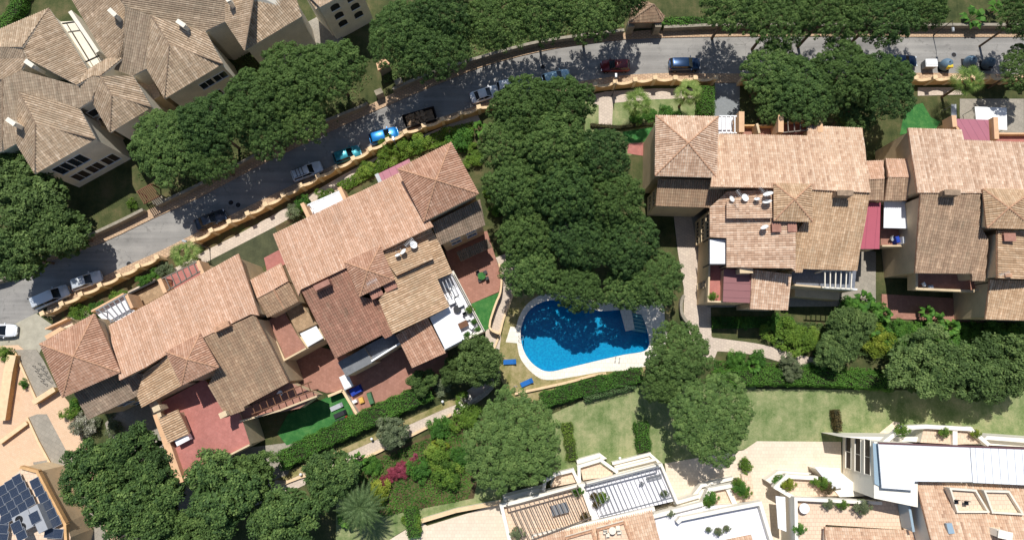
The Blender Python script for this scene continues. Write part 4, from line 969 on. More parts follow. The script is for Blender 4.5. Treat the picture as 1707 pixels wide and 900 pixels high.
# street side
flat(B,[(508,346),(569,318),(584,343),(522,372)],6.0,M['white_floor'],z0=0)
pergola(B,[(513,342),(566,319),(578,343),(525,366)],8.5,6,M['white'],6.0)
for q in ((514,356),(575,330)):
    pr=MB(); pr.bar(P(q[0]-5,q[1]-13,7),P(q[0]+6,q[1]+10,7),.5,3.0); pr.build('pier',M['wall_peach'],B)
flat(B,[(582,332),(633,310),(642,322),(590,346)],6.2,M['red_floor'],z0=0); parapet(B,[(582,332),(633,310)],6.2,h=.7,closed=False,mat=M['wall_peach'])
W=pxs([(630,290),(682,265),(694,296),(642,319)],7.6); uvsheet('sheet_roof',W,M['mauve'],B,W[3]-W[0]); flat(B,[(632,292),(682,268),(690,294),(643,317)],6.4,M['wall'],z0=0,name='terrace_wall')
pr=MB(); pr.bar(P(629,292,7.4),P(642,320,7.4),.5,1.2); pr.build('pier',M['grey'],B)
wb.build('wall',M['wall'],B)
for l in LB: wallwins(B,l,(772,395),[.3,.7],[3.5,6.2],w=1.3,h=1.2,zref=7)
# lower ledge
r=Roof(); r.facet([(760,420,3.2),(812,398,3.2),(820,412,2.7),(768,436)],d=(790,405,796,420)); r.build(B,M['t_grey'])
# ---------- flats C : right of the pines
C_=thing('apartment_building','cream tiled flats with satellite dishes and a white roof awning, right of the pines','building',group='tiled apartment buildings')
wb=MB()
r=Roof(); r.facet([(1197,224,8.7),(1345,227,8.7),(1346,210),(1437,214),(1451,322),(1353,317),(1324,330),(1287,314),(1184,312,10.9)]); r.walls(wb); r.build(C_,M['t_salmon'])
r=Roof(); hip(r,[(1093,193),(1197,195),(1194,296),(1092,293)],(1147,239),10.4,12.6)
LC=r.walls(wb); r.build(C_,M['t_cream'])
r=Roof(); r.facet([(1097,298,8.8),(1190,300,8.8),(1184,313),(1213,319),(1183,346,7.6),(1093,343)],d=(1140,300,1139,343)); LC1=r.walls(wb); r.build(C_,M['t_brown'])
r=Roof(); r.facet([(1183,346,8.5),(1213,319,9.0),(1288,316),(1326,322,10.6),(1326,452),(1319,447),(1211,446),(1211,397),(1183,395)],d=(1320,380,1185,379)); LC2=r.walls(wb); r.build(C_,M['t_cream'],name='roof')
r=Roof(); r.facet([(1211,336,9.7),(1286,322,10.7),(1287,364),(1211,364,9.7)],d=(1286,350,1212,349)); r.walls(wb,z0=8); r.build(C_,M['t_cream'])
r=Roof(); hip(r,[(1290,306),(1352,308),(1354,370),(1290,368)],(1324,333),11.0,12.3); r.walls(wb); r.build(C_,M['t_tan'])
r=Roof(); r.facet([(1340,316,10.7),(1450,321,10.7),(1428,451,7.9),(1338,448),(1337,454),(1325,454),(1326,388),(1340,370)],d=(1395,320,1386,450)); LC3=r.walls(wb); r.build(C_,M['t_tan'])
r=Roof(); r.facet([(1253,449,7.5),(1319,457,7.5),(1313,517,6.6),(1250,515)],d=(1285,452,1282,515)); LC4=r.walls(wb); r.build(C_,M['t_cream'])
W=pxs([(1207,448),(1253,450),(1250,505),(1205,503)],7.0); uvsheet('sheet_roof',W,M['maroon'],C_,W[1]-W[0]); flat(C_,[(1208,449),(1252,451),(1249,503),(1206,501)],6.7,M['wall'],z0=0,name='terrace_wall')
flat(C_,[(1179,440),(1210,440),(1206,504),(1178,503)],5.0,M['red_floor'],z0=0); parapet(C_,[(1180,442),(1178,503),(1206,504)],5.0,h=.8,closed=False)
W=pxs([(1182,398),(1211,398),(1210,441),(1182,441)],8.0); uvsheet('awning',W,M['canvas'],C_,W[0]-W[1]); flat(C_,[(1182,397),(1211,397),(1210,442),(1181,442)],5.4,M['red_floor'],z0=0)
p_=MB()
for q in W: p_.box((q.x,q.y,6.6),(.14,.14,2.6))
for a,b in ((0,1),(1,2),(2,3),(3,0)): p_.bar(W[a]+Vector((0,0,.05)),W[b]+Vector((0,0,.05)),.16,.14)
p_.build('awning_frame',M['dark'],C_)
flat(C_,[(1319,448),(1428,446),(1424,484),(1322,476)],5.2,M['deck_grey'],z0=0); parapet(C_,[(1322,476),(1370,480)],5.2,h=.8,closed=False,mat=M['wall'])
parapet(C_,[(1372,480),(1424,483)],5.2,h=.6,closed=False,mat=M['white'])
pergola(C_,[(1370,452),(1424,450),(1422,482),(1370,479)],7.2,6,M['wall_cream'],5.2)
flat(C_,[(1325,478),(1400,486),(1398,500),(1325,494)],2.4,M['wall'],z0=0,name='terrace_wall')
chimney(C_,1401,326,10.8,rz=R(-2),mat=M['ridge_grey']); chimney(C_,1241,452,8.0,w=1.6,d=.6,h=.4,mat=M['wall'])
for q in ((1291,381),(1317,381)): chimney(C_,q[0],q[1],9.9,w=1.1,d=1,h=.4,mat=M['terracotta'])
chimney(C_,1316,444,8.6,w=1,d=.4,h=.5)
# street side terraces with piers and beams
flat(C_,[(1197,196),(1233,196),(1233,226),(1198,226)],5.9,M['white_floor'],z0=0); pergola(C_,[(1199,194),(1228,194),(1228,222),(1200,222)],8.2,4,M['white'],5.9)
flat(C_,[(1234,210),(1292,210),(1292,228),(1234,227)],6.0,M['terracotta'],z0=0); parapet(C_,[(1234,213),(1292,213)],6.0,h=.9,closed=False,mat=M['wall_tan'])
flat(C_,[(1296,205),(1360,205),(1362,226),(1297,230)],6.0,M['red_floor'],z0=0); parapet(C_,[(1296,206),(1362,206)],6.0,h=.8,closed=False,mat=M['wall_peach'])
pergola(C_,[(1297,194),(1358,194),(1360,216),(1298,222)],8.3,6,M['bronze'],6.0)
for x in (1231,1295.5,1360):
    pr=MB(); pr.bar(P(x,192,7.4),P(x,226,7.4),.7,2.6); pr.build('pier',M['wall_peach'],C_)
pr=MB(); pr.bar(P(1258,210,7),P(1262,226,7),.3,1.8); pr.build('pier',M['wall'],C_)
# connector to the right
r=Roof(); r.facet([(1443,269,7.8),(1472,268,7.8),(1474,299,8.7),(1449,300)]); r.walls(wb,d=.1); r.build(C_,M['t_peach'])
r=Roof(); r.facet([(1449,300,8.6),(1474,299,8.6),(1472,334,7.8),(1440,334)]); r.walls(wb,d=.1); r.build(C_,M['t_old'])
r=Roof(); r.facet([(1476,265,7.8),(1515,266,7.8),(1518,297,8.7),(1480,296)]); r.walls(wb,d=.1); r.build(C_,M['t_peach'])
r=Roof(); r.facet([(1480,296,8.6),(1518,297,8.6),(1512,334,7.8),(1474,334)]); r.walls(wb,d=.1); r.build(C_,M['t_old'])
W=pxs([(1439,337),(1468,338),(1466,415),(1432,415)],6.8); uvsheet('sheet_roof',W,M['rose'],C_,W[3]-W[0]); flat(C_,[(1440,338),(1467,339),(1465,413),(1434,413)],6.0,M['wall'],z0=2.8,name='terrace_wall')
W=pxs([(1474,336),(1511,336),(1517,381),(1473,380)],6.6); uvsheet('awning',W,M['canvas'],C_,W[3]-W[0]); flat(C_,[(1469,336),(1512,336),(1514,411),(1468,411)],4.6,M['terracotta'],z0=2.8)
parapet(C_,[(1514,382),(1513,411),(1468,411)],4.6,h=.6,closed=False)
wb.build('wall',M['wall'],C_)
for l in LC1: wallwins(C_,l,(1093,320),[.3,.7],[2.2,5.0],w=.9,h=1.1,frame='wall')
for l in LC2: wallwins(C_,l,(1183,370),[.25,.55,.85],[1.6,4.2,6.4],w=1.0,h=1.1,pane='shutter',frame='wall')
LT=[[P(x,y,5) for x,y in [(1179,441),(1210,441),(1206,504),(1178,503)]]]
for l in LT: wallwins(C_,l,(1178,472),[.55],[1.2,2.7,4.0],w=1.1,h=.8,zref=5,sill=False) if False else wallwins(C_,l,(1178,472),[.5],[1.0,2.5,4.0],w=.8,h=.7,zref=5,frame='wall')
# ---------- flats E : far right
E=thing('apartment_building','tan tiled flats with a mauve sheet roof, cut by the right edge','building',group='tiled apartment buildings')
wb=MB()
r=Roof(); r.facet([(1513,214,8.7),(1603,217,8.7),(1607,234),(1790,241),(1790,330),(1720,326),(1681,345),(1640,323),(1529,322,10.9)]); LE=r.walls(wb); r.build(E,M['t_cream'])
r=Roof(); r.facet([(1534,322,10.7),(1633,324,10.7),(1634,378),(1647,400),(1641,468),(1620,468),(1619,456),(1525,455,7.9)],d=(1580,323,1573,455)); LE2=r.walls(wb); r.build(E,M['t_old'])
r=Roof(); hip(r,[(1638,315),(1724,317),(1724,382),(1645,380)],(1681,347),11.1,12.5); r.walls(wb); r.build(E,M['t_tan'])
r=Roof(); r.facet([(1662,384,10.2),(1790,388,8.6),(1790,468),(1662,464,10.2)],d=(1665,425,1780,428)); LE3=r.walls(wb); r.build(E,M['t_tan'])
r=Roof(); r.facet([(1650,466,8.0),(1790,469,8.0),(1790,536,6.9),(1642,532)],d=(1715,468,1710,533)); LE4=r.walls(wb); r.build(E,M['t_tan'])
W=pxs([(1584,198),(1648,200),(1650,235),(1604,233),(1600,214)],8.3); uvsheet('sheet_roof',W,M['mauve'],E,W[3]-W[0]); flat(E,[(1586,200),(1646,202),(1648,233),(1604,231)],6.6,M['wall_peach'],z0=0,name='terrace_wall')
for x0,y0,x1,y1 in ((1582,197,1584,216),(1651,200,1653,236)):
    pr=MB(); pr.bar(P(x0,y0,7.6),P(x1,y1,7.6),.6,2.0); pr.build('pier',M['wall_peach'],E)
flat(E,[(1655,226),(1707,226),(1760,240),(1655,238)],6.2,M['red_floor'],z0=0); parapet(E,[(1655,226),(1740,226)],6.2,h=.8,closed=False,mat=M['wall_peach'])
flat(E,[(1524,450),(1619,452),(1640,470),(1617,486),(1524,482)],4.6,M['terracotta'],z0=3.0); parapet(E,[(1524,456),(1524,482),(1617,486),(1640,478)],4.6,h=.6,t=.3,closed=False)
flat(E,[(1655,380),(1664,380),(1664,470),(1646,470)],7.2,M['wall'],z0=0,name='terrace_wall')
chimney(E,1577,325,10.8,rz=R(-2),mat=M['ridge_grey']); chimney(E,1677,397,10.0,w=1.4,d=.9,h=.4,mat=M['terracotta']); chimney(E,1674,460,9.6,w=.8,d=.4,h=.5)
wb.build('wall',M['wall'],E)
for l in LE2: wallwins(E,l,(1530,390),[.12],[1.8,4.6],w=1.8,h=2.0,pane='shutter',zref=9)
# ---------- cream house D, top left
D=thing('apartment_building','cream walled apartment house with many hipped brown roofs, top left corner','building',group='tiled apartment buildings')
wb=MB(); RG=M['ridge_grey']
e,rz_=8.8,11.2
def main(fs,mat='t_dlight',walls=True,dd=None):
    r=Roof()
    for f in fs: r.facet(f if not isinstance(f,dict) else f['p'],d=None if not isinstance(f,dict) else f['d'])
    L=r.walls(wb,d=.35) if walls else None; r.build(D,M[mat],RG,M['wall_cream']); return L
# wings with hipped ends towards the road
LW1=main([[(32,153,11.4),(133,181,10.2),(160,232,e),(60,207,11.2)],[(60,207,11.2),(160,232,e),(59,290,e)],[(32,153,11.4),(60,207,11.2),(59,290,e),(28,240,9.6)]])
LW2=main([[(168,128,11.2),(222,127,10.2),(253,179,e),(187,160,11.0)],[(187,160,11.0),(253,179,e),(184,221,e)],[(168,128,11.2),(187,160,11.0),(184,221,e),(153,168,9.9)]])
LW3=main([[(253,27,11.6),(343,53,10.4),(372,107,e),(283,75,11.3)],[(283,75,11.3),(372,107,e),(275,165,e)],[(253,27,11.6),(283,75,11.3),(275,165,e),(245,115,9.8)]])
LG=main([[(5,133,10.6),(36,118,11.2),(128,143,11.2),(155,128,10.8),(168,128,11.0),(153,168,9.7),(133,181,9.7),(32,153,11.2),(28,240,9.4),(5,253,9.2)],[(-90,140,8.8),(5,133,10.6),(5,253,9.2),(-90,270,8.2)]],'t_dgrey')
main([[(82,15,8.9),(97,37,8.9),(147,117,8.9),(128,143,11.2),(46,99,11.3),(37,80,11.3)],[(82,15,8.9),(37,80,11.3),(-20,80,11.3),(-20,58,9.0)]],'t_dlight')
main([[(-20,80,11.2),(37,80,11.2),(46,99,11.3),(-20,97,10.6)]],'t_dgrey',False)
main([[(-20,97,10.6),(46,99,11.3),(36,118,11.2),(5,133,10.5),(-20,134,10.4)]],'t_dlight')
main([[(147,117,9.3),(180,98,9.3),(205,98,9.8),(168,128,11.0),(155,128,10.9),(128,143,11.2)]],'t_dlight')
main([[(112,-14,8.9),(190,-14,10.4),(210,12,11.2),(206,98,9.6),(178,97,9.0)]],'t_dlight')
main([{'p':[(210,12,11.3),(253,27,11.4),(245,115,9.5),(222,127,9.4),(180,113,9.6),(206,98,9.6)],'d':(245,30,215,115)}],'t_dgrey')
main([[(190,-14,10.4),(376,-14,9.8),(376,37,9.0),(343,53,9.0),(253,27,11.2),(210,12,11.3)]],'t_dgrey')
main([[(376,-14,9.6),(425,-14,11.4),(408,85,11.2),(376,37,9.2)],[(425,-14,11.4),(490,-14,9.2),(503,28,8.8),(408,85,8.8)]],'t_dlight')
LW5=main([[(505,-14,9.2),(556,-14,9.2),(527,17,8.8)]],'t_dlight')
main([[(498,-22,9.6),(534,13,9.6),(602,-24,9.6),(562,-62,10.4)]],'t_dlight',False)
flat(D,[(97,37),(135,35),(178,97),(147,117)],6.4,M['wall_cream'],z0=0); parapet(D,[(98,37),(147,116)],6.4,h=1.2,closed=False,mat=M['wall_cream']); parapet(D,[(135,35),(177,97)],6.4,h=2.2,t=.5,closed=False,mat=M['wall_cream'])
pergola(D,[(104,40),(132,36),(168,92),(142,104)],7.6,2,M['iron'],6.4,w=.08,posts=False)
for q,a in (((195,28),-.75),((308,46),-.6),((58,112),-.6),((28,208),-.6),((384,3),-1.1)):
    chimney(D,q[0],q[1],10.9,w=1.25,d=.5,h=.8,rz=a,mat=M['wall_cream'])
# top wing with arched windows
tw=MB(); tp=[P(534,14,9.2),P(600,-22,9.2),P(560,-60,9.2),P(500,-20,9.2)]; tw.prism(tp,0,bottom=False); tw.build('wall',M['wall_cream'],D)
dn=[P(534,14,9.2),P(600,-22,9.2)]
lp=[q.copy() for q in tp]
if area2(lp)<0: lp=lp[::-1]
wallwins(D,lp,(567,-4),[.3,.72],[3.2,5.4,7.6],w=1.3,h=.9,zref=9,pane='dark',arch=True)
flat(D,[(470,60),(545,20),(575,70),(500,105)],.3,M['plaza_grey'],z0=0,name='courtyard_floor')
flat(D,[(133,181),(150,172),(170,210),(152,222)],5.5,M['pink_floor'],z0=0); flat(D,[(222,130),(246,118),(268,160),(246,172)],5.5,M['pink_floor'],z0=0)
wb.build('wall',M['wall_cream'],D)
for l in LW1:
    wallwins(D,l,(110,262),[.25,.5],[6.2],w=2.1,h=2.4,pane='glass',zref=8.8); wallwins(D,l,(110,262),[.25,.52,.8],[2.6],w=1.9,h=2.2,pane='shutter',zref=8.8)
for l in LG: wallwins(D,l,(143,175),[.5],[2.4,4.9,7.3],w=2.4,h=1.5,pane='dark',zref=9.5); wallwins(D,l,(30,197),[.5],[5.0],w=1.4,h=1.5,pane='dark',zref=9.5)
for l in LW2: wallwins(D,l,(218,200),[.5,.8],[3.2,6.4],w=1.2,h=1.2,pane='shutter',zref=8.8)
for l in LW3:
    wallwins(D,l,(322,138),[.6,.85],[6.4],w=1.8,h=1.5,pane='glass',zref=8.8); wallwins(D,l,(322,138),[.3,.6],[3.0],w=1.3,h=1.5,pane='shutter',zref=8.8)
# ---------- white terraced house G bottom centre
G=thing('terraced_house','white terraced house with slatted pergolas over two roof terraces, bottom centre','house',group='white terraced houses')
flat(G,[(836,842),(968,808),(990,866),(890,896),(900,930),(856,930)],3.4,M['pink_floor'],z0=0,side=M['wall_white'])
flat(G,[(968,808),(1100,774),(1126,834),(990,866)],3.4,M['white_floor'],z0=0,side=M['wall_white'])
parapet(G,[(990,868),(968,807),(836,840),(858,932)],3.4,h=.9,t=.45,closed=False,mat=M['wall_white']); parapet(G,[(969,807),(1100,773),(1126,834)],3.4,h=.9,t=.35,closed=False,mat=M['wall_white'])
pergola(G,[(845,845),(964,812),(986,862),(872,905)],5.6,15,M['bronze'],3.4,w=.11); pergola(G,[(978,808),(1098,777),(1121,829),(1000,861)],5.6,17,M['grey'],3.4,w=.08)
flat(G,[(918,812),(927,792),(958,784),(964,803)],2.4,M['pink_floor'],z0=0,side=M['wall_white']); parapet(G,[(906,814),(908,800),(926,789),(954,782),(964,803)],2.4,h=.8,t=.4,closed=False,mat=M['wall_white'])
flat(G,[(972,800),(968,780),(999,771),(1022,787),(1020,793)],2.4,M['pink_floor'],z0=0,side=M['wall_white']); parapet(G,[(965,803),(964,776),(1000,765),(1026,784)],2.4,h=.8,t=.4,closed=False,mat=M['wall_white'])
flat(G,[(960,766),(1000,755),(1012,764),(964,777)],1.0,M['wall_white'],z0=0,side=M['wall_white'])
flat(G,[(1022,772),(1082,757),(1098,771),(1030,789)],2.0,M['wall_white'],z0=0,side=M['wall_white']); parapet(G,[(1022,771),(1082,756),(1098,770)],2.0,h=.5,t=.35,closed=False,mat=M['wall_white']); parapet(G,[(1026,780),(1090,764)],2.0,h=.9,t=.3,closed=False,mat=M['wall_white'])
flat(G,[(838,828),(905,812),(908,820),(840,838)],2.2,M['wall_white'],z0=0,side=M['wall_white'])
r=Roof(); r.facet([(890,893,5.2),(1086,848,5.2),(1108,930,7.4),(900,975,7.4)]); g_=MB(); r.walls(g_); r.build(G,M['t_salmon'])
g_.build('wall',M['wall_white'],G)
parapet(G,[(890,893),(1087,847)],4.8,h=.55,t=.5,closed=False,mat=M['wall_white'])
for pts in ([(944,896),(986,884),(992,905),(948,925)],[(996,882),(1040,870),(1052,905),(1000,920)]):
    flat(G,pts,6.6,M['pink_floor'],z0=4,side=M['wall_white']); parapet(G,pts,6.6,h=.35,t=.2,mat=M['ridge'])
H=thing('terraced_house','white house with a bare white roof terrace and stepped planters, right of the pergola house','house',group='white terraced houses')
flat(H,[(1090,857),(1132,846),(1262,838),(1292,930),(1105,930)],3.6,M['white_floor'],z0=0,side=M['wall_white'])
parapet(H,[(1128,866),(1132,862),(1200,848),(1263,836),(1292,932)],3.6,h=1.0,t=.45,closed=False,mat=M['wall_white'])
flat(H,[(1124,836),(1160,824),(1176,846),(1132,856)],2.2,M['wall_white'],z0=0,side=M['wall_white']); parapet(H,[(1124,836),(1162,825)],2.2,h=.8,t=.4,closed=False,mat=M['wall_white']); parapet(H,[(1130,846),(1172,836)],2.2,h=1.0,t=.4,closed=False,mat=M['wall_white'])
flat(H,[(1186,842),(1190,820),(1222,808),(1252,826),(1256,834)],2.6,M['pink_floor'],z0=0,side=M['wall_white']); parapet(H,[(1168,838),(1180,814),(1222,806)],2.6,h=.9,t=.5,closed=False,mat=M['wall_white']); parapet(H,[(1212,814),(1222,836)],2.6,h=.5,t=.6,closed=False,mat=M['wall_white'])
flat(H,[(1152,826),(1166,808),(1218,796),(1222,804),(1180,814),(1166,836)],1.4,M['wall_white'],z0=0,side=M['wall_white']); parapet(H,[(1153,826),(1167,808),(1218,796)],1.4,h=.7,t=.4,closed=False,mat=M['wall_white'])
parapet(H,[(1088,858),(1166,838)],3.6,h=.8,t=.5,closed=False,mat=M['wall_white'])
r=Roof(); r.facet([(1208,900,5.2),(1252,891,5.2),(1262,925,6.2),(1214,935)]); g_=MB(); r.walls(g_); r.build(H,M['t_salmon']); g_.build('wall',M['wall_white'],H)
fl_=flat(H,[(1236,790),(1252,788),(1258,830),(1244,832)],.9,M['pink_floor'],z0=0,side=M['wall_white'])
# ---------- white house with big canvas roof, bottom right
I=thing('terraced_house','large white house with a long white canvas roof and three west windows, bottom right','house',group='white terraced houses')
g_=MB(); wp=pxs([(1457,736),(1530,740),(1530,845),(1457,830)],8.2); g_.prism(wp,0,bottom=False)
lp=wp if area2(wp)>0 else wp[::-1]
g_.prism(pxs([(1530,742),(1790,752),(1790,820),(1530,815)],6.6),0,bottom=False)
W=pxs([(1464,739),(1616,743),(1621,803),(1525,802),(1523,817),(1470,813)],9.0); uvsheet('awning',W,M['canvas'],I,W[3]-W[1],.15)
W=pxs([(1617.5,743),(1790,751),(1790,812),(1622,804)],9.0); uvsheet('awning',W,M['canvas_seam'],I,W[3]-W[0],.15)
fb=MB(); fb.bar(P(1464,738,8.9),P(1790,750,8.9),.2,.35); fb.build('awning_beam',M['maroon'],I)
W=pxs([(1455,738),(1465,739),(1470,812),(1458,806)],8.4); uvsheet('side_blind',W,M['glass_blue'],I,W[3]-W[0])
r=Roof(); r.facet([(1526,803,7.6),(1790,811,7.6),(1790,970,11.5),(1568,960)]); r.walls(g_); r.build(I,M['t_salmon'])
g_.build('wall',M['wall_white'],I)
wallwins(I,lp,(1457,783),[.30],[1.8,4.3,6.7],w=4.2,h=1.3,pane='shutter',zref=8,frame='wall_white')
for pts in ([(1580,813),(1622,816),(1643,851),(1592,851)],[(1637,817),(1677,818),(1700,855),(1650,852)]):
    flat(I,pts,8.9,M['pink_floor'],z0=7,side=M['wall_cream']); parapet(I,pts,8.9,h=.55,t=.22,mat=M['wall_cream'])
sk_=MB(); a,b,c,d=[q+Vector((0,0,.42)) for q in pxs([(1574,871),(1583,870),(1588,887),(1578,888)],9.6)]; sk_.add([a,b,c,d]+[q-Vector((0,0,.4)) for q in (a,b,c,d)],[(0,1,2,3)[::-1],(0,1,5,4),(1,2,6,5),(2,3,7,6),(3,0,4,7)]); sk_.build('skylight',M['glass_blue'],I)
chimney(I,1666,888,10.2,w=1.6,d=.8,h=.7,rz=-.2,mat=M['wall_white'])
flat(I,[(1322,830),(1460,838),(1520,818),(1528,884),(1376,874),(1374,935),(1326,935)],4.6,M['pink_floor'],z0=0,side=M['wall_white'])
parapet(I,[(1324,935),(1322,829),(1462,836)],4.6,h=.9,t=.4,closed=False,mat=M['wall_white'])
flat(I,[(1296,800),(1358,797),(1402,826),(1320,828),(1296,812)],2.8,M['pink_floor'],z0=0,side=M['wall_white']); parapet(I,[(1320,828),(1290,810),(1308,792),(1356,795)],2.8,h=.8,t=.5,closed=False,mat=M['wall_white'])
flat(I,[(1276,800),(1298,784),(1352,788),(1352,794),(1306,791),(1288,808)],1.5,M['wall_white'],z0=0,side=M['wall_white']); 
W=pxs([(1358,778),(1400,780),(1406,812),(1388,815)],3.8); uvsheet('awning',W,M['canvas'],I,W[1]-W[0]); flat(I,[(1362,782),(1398,784),(1450,826),(1400,828)],3.0,M['wall_white'],z0=0,side=M['wall_white'])
W=pxs([(1293,826),(1309,828),(1311,886),(1297,880)],3.2); uvsheet('awning',W,M['canvas'],I,W[1]-W[0])
r=Roof(); r.facet([(1374,878,5.6),(1528,884,5.6),(1534,930,6.8),(1378,925)]); g_=MB(); r.walls(g_); r.build(I,M['t_salmon']); g_.build('wall',M['wall_white'],I)
gw=MB(); gw.bar(P(1503,818,6),P(1514,882,6),.3,2.4); gw.build('glass_screen',M['glass_blue'],I)
flat(I,[(1534,737),(1540,714),(1590,716),(1586,740)],6.0,M['pink_floor'],z0=0,side=M['wall_white']); flat(I,[(1590,716),(1610,716),(1640,738),(1586,741)],6.0,M['pink_floor'],z0=0,side=M['wall_white'])
parapet(I,[(1470,736),(1500,712),(1540,710),(1612,714),(1640,738)],6.0,h=.7,t=.5,closed=False,mat=M['wall_white']); parapet(I,[(1588,714),(1588,740)],6.0,h=.5,t=.6,closed=False,mat=M['wall_white'])
flat(I,[(1398,727),(1454,733),(1790,748),(1790,738),(1640,727),(1500,728)],5.2,M['wall_white'],z0=0,side=M['wall_white'],name='cornice')
flat(I,[(1640,732),(1790,744),(1790,736),(1645,726)],6.2,M['wall_white'],z0=0,side=M['wall_white'],name='cornice')
# ---------- solar building bottom left
J=thing('flat_roofed_building','ochre flat roofed building covered in solar panels, bottom left corner','building')
flat(J,[(-30,840),(8,806),(40,778),(66,785),(84,820),(110,870),(118,895),(110,935),(-30,935)],5.0,M['pink_floor'],z0=0,name='flat_roof')
parapet(J,[(40,778),(66,785),(84,820),(112,872),(116,935)],5.0,h=.5,t=.35,closed=False,mat=M['wall_tan'])
# gatehouse and pergolas on the far side of the road
K=thing('gatehouse','small tiled gatehouse with two stone piers beside the top middle of the road','gatehouse')
r=Roof(); r.facet([(1048,38,2.9),(1104,37,2.9),(1090,8,4.2),(1064,26,4.0)]); r.facet([(1104,37,2.9),(1108,27,3.1),(1090,8,4.2)]); r.facet([(1048,38,2.9),(1064,26,4.0),(1090,8,4.2),(1070,0,3.0),(1052,16,2.9)]); r.build(K,M['t_old'],RG)
kb=MB()
for x in (1051,1096): c=P(x,44,2); kb=MB(); kb.box((c.x,c.y,1.3),(.9,.9,2.6)); kb.build('pier',M['wall_stone'],K)
kb=MB(); kb.prism(pxs([(1052,34),(1100,33),(1092,16),(1062,22)],2.6),0); kb.build('wall',M['wall_stone'],K)
K2=thing('garden_gate','peach capped entrance gate between the pines left of the road','gate'); mb=MB(); mb.prism(pxs([(627,106),(640,97),(650,106),(630,118)],3.0),2.6); mb.build('roof',M['wall_peach'],K2); mb=MB(); 
mb.v=[];mb.f=[];mb.m=[]
for x,y in ((631,153),(664,136),(752,106)): c=P(x,y,1.8); pm=MB(); pm.box((c.x,c.y,.9),(1.1,.8,1.8),.45); pm.build('pier',M['wall_stone'],K2)
mb.prism(pxs([(629,106),(640,99),(648,106),(631,115)],2.6),0); mb.build('wall',M['wall_stone'],K2)
K3=thing('pergola','brown slatted garden pergola beside the dark lawn left of the road','pergola'); pergola(K3,[(228,320),(252,307),(268,326),(240,340)],2.6,9,M['wood'],0,name='slats'); mb=MB(); c=P(262,333,1.4); mb.box((c.x,c.y,.7),(1.6,.8,1.4),.45); mb.build('pier',M['wall_stone'],K3)
bs=MB(); bs.prism(pxs([(1625,178),(1678,180),(1679,217),(1655,216),(1628,208)],3.0),2.85); 
K4=thing('garden_canopy','flat white canopy in the garden of the far right flats','canopy'); bs.build('canopy_top',M['white'],K4); bs=MB()
for x,y in ((1627,180),(1676,182),(1677,215),(1630,206)): c=P(x,y,2.9); bs.box((c.x,c.y,1.42),(.1,.1,2.84))
bs.build('posts',M['white'],K4)
K5=thing('garden_canopy','narrow grey canopy beside the large white garden canopy','canopy'); bs=MB(); bs.prism(pxs([(1586,174),(1594,174),(1595,197),(1586,197)],2.6),2.45); bs.build('canopy_top',M['lightmetal'],K5); bs=MB()
for x,y in ((1587,176),(1593,195)): c=P(x,y,2.4); bs.box((c.x,c.y,1.2),(.1,.1,2.4))
bs.build('posts',M['grey'],K5)
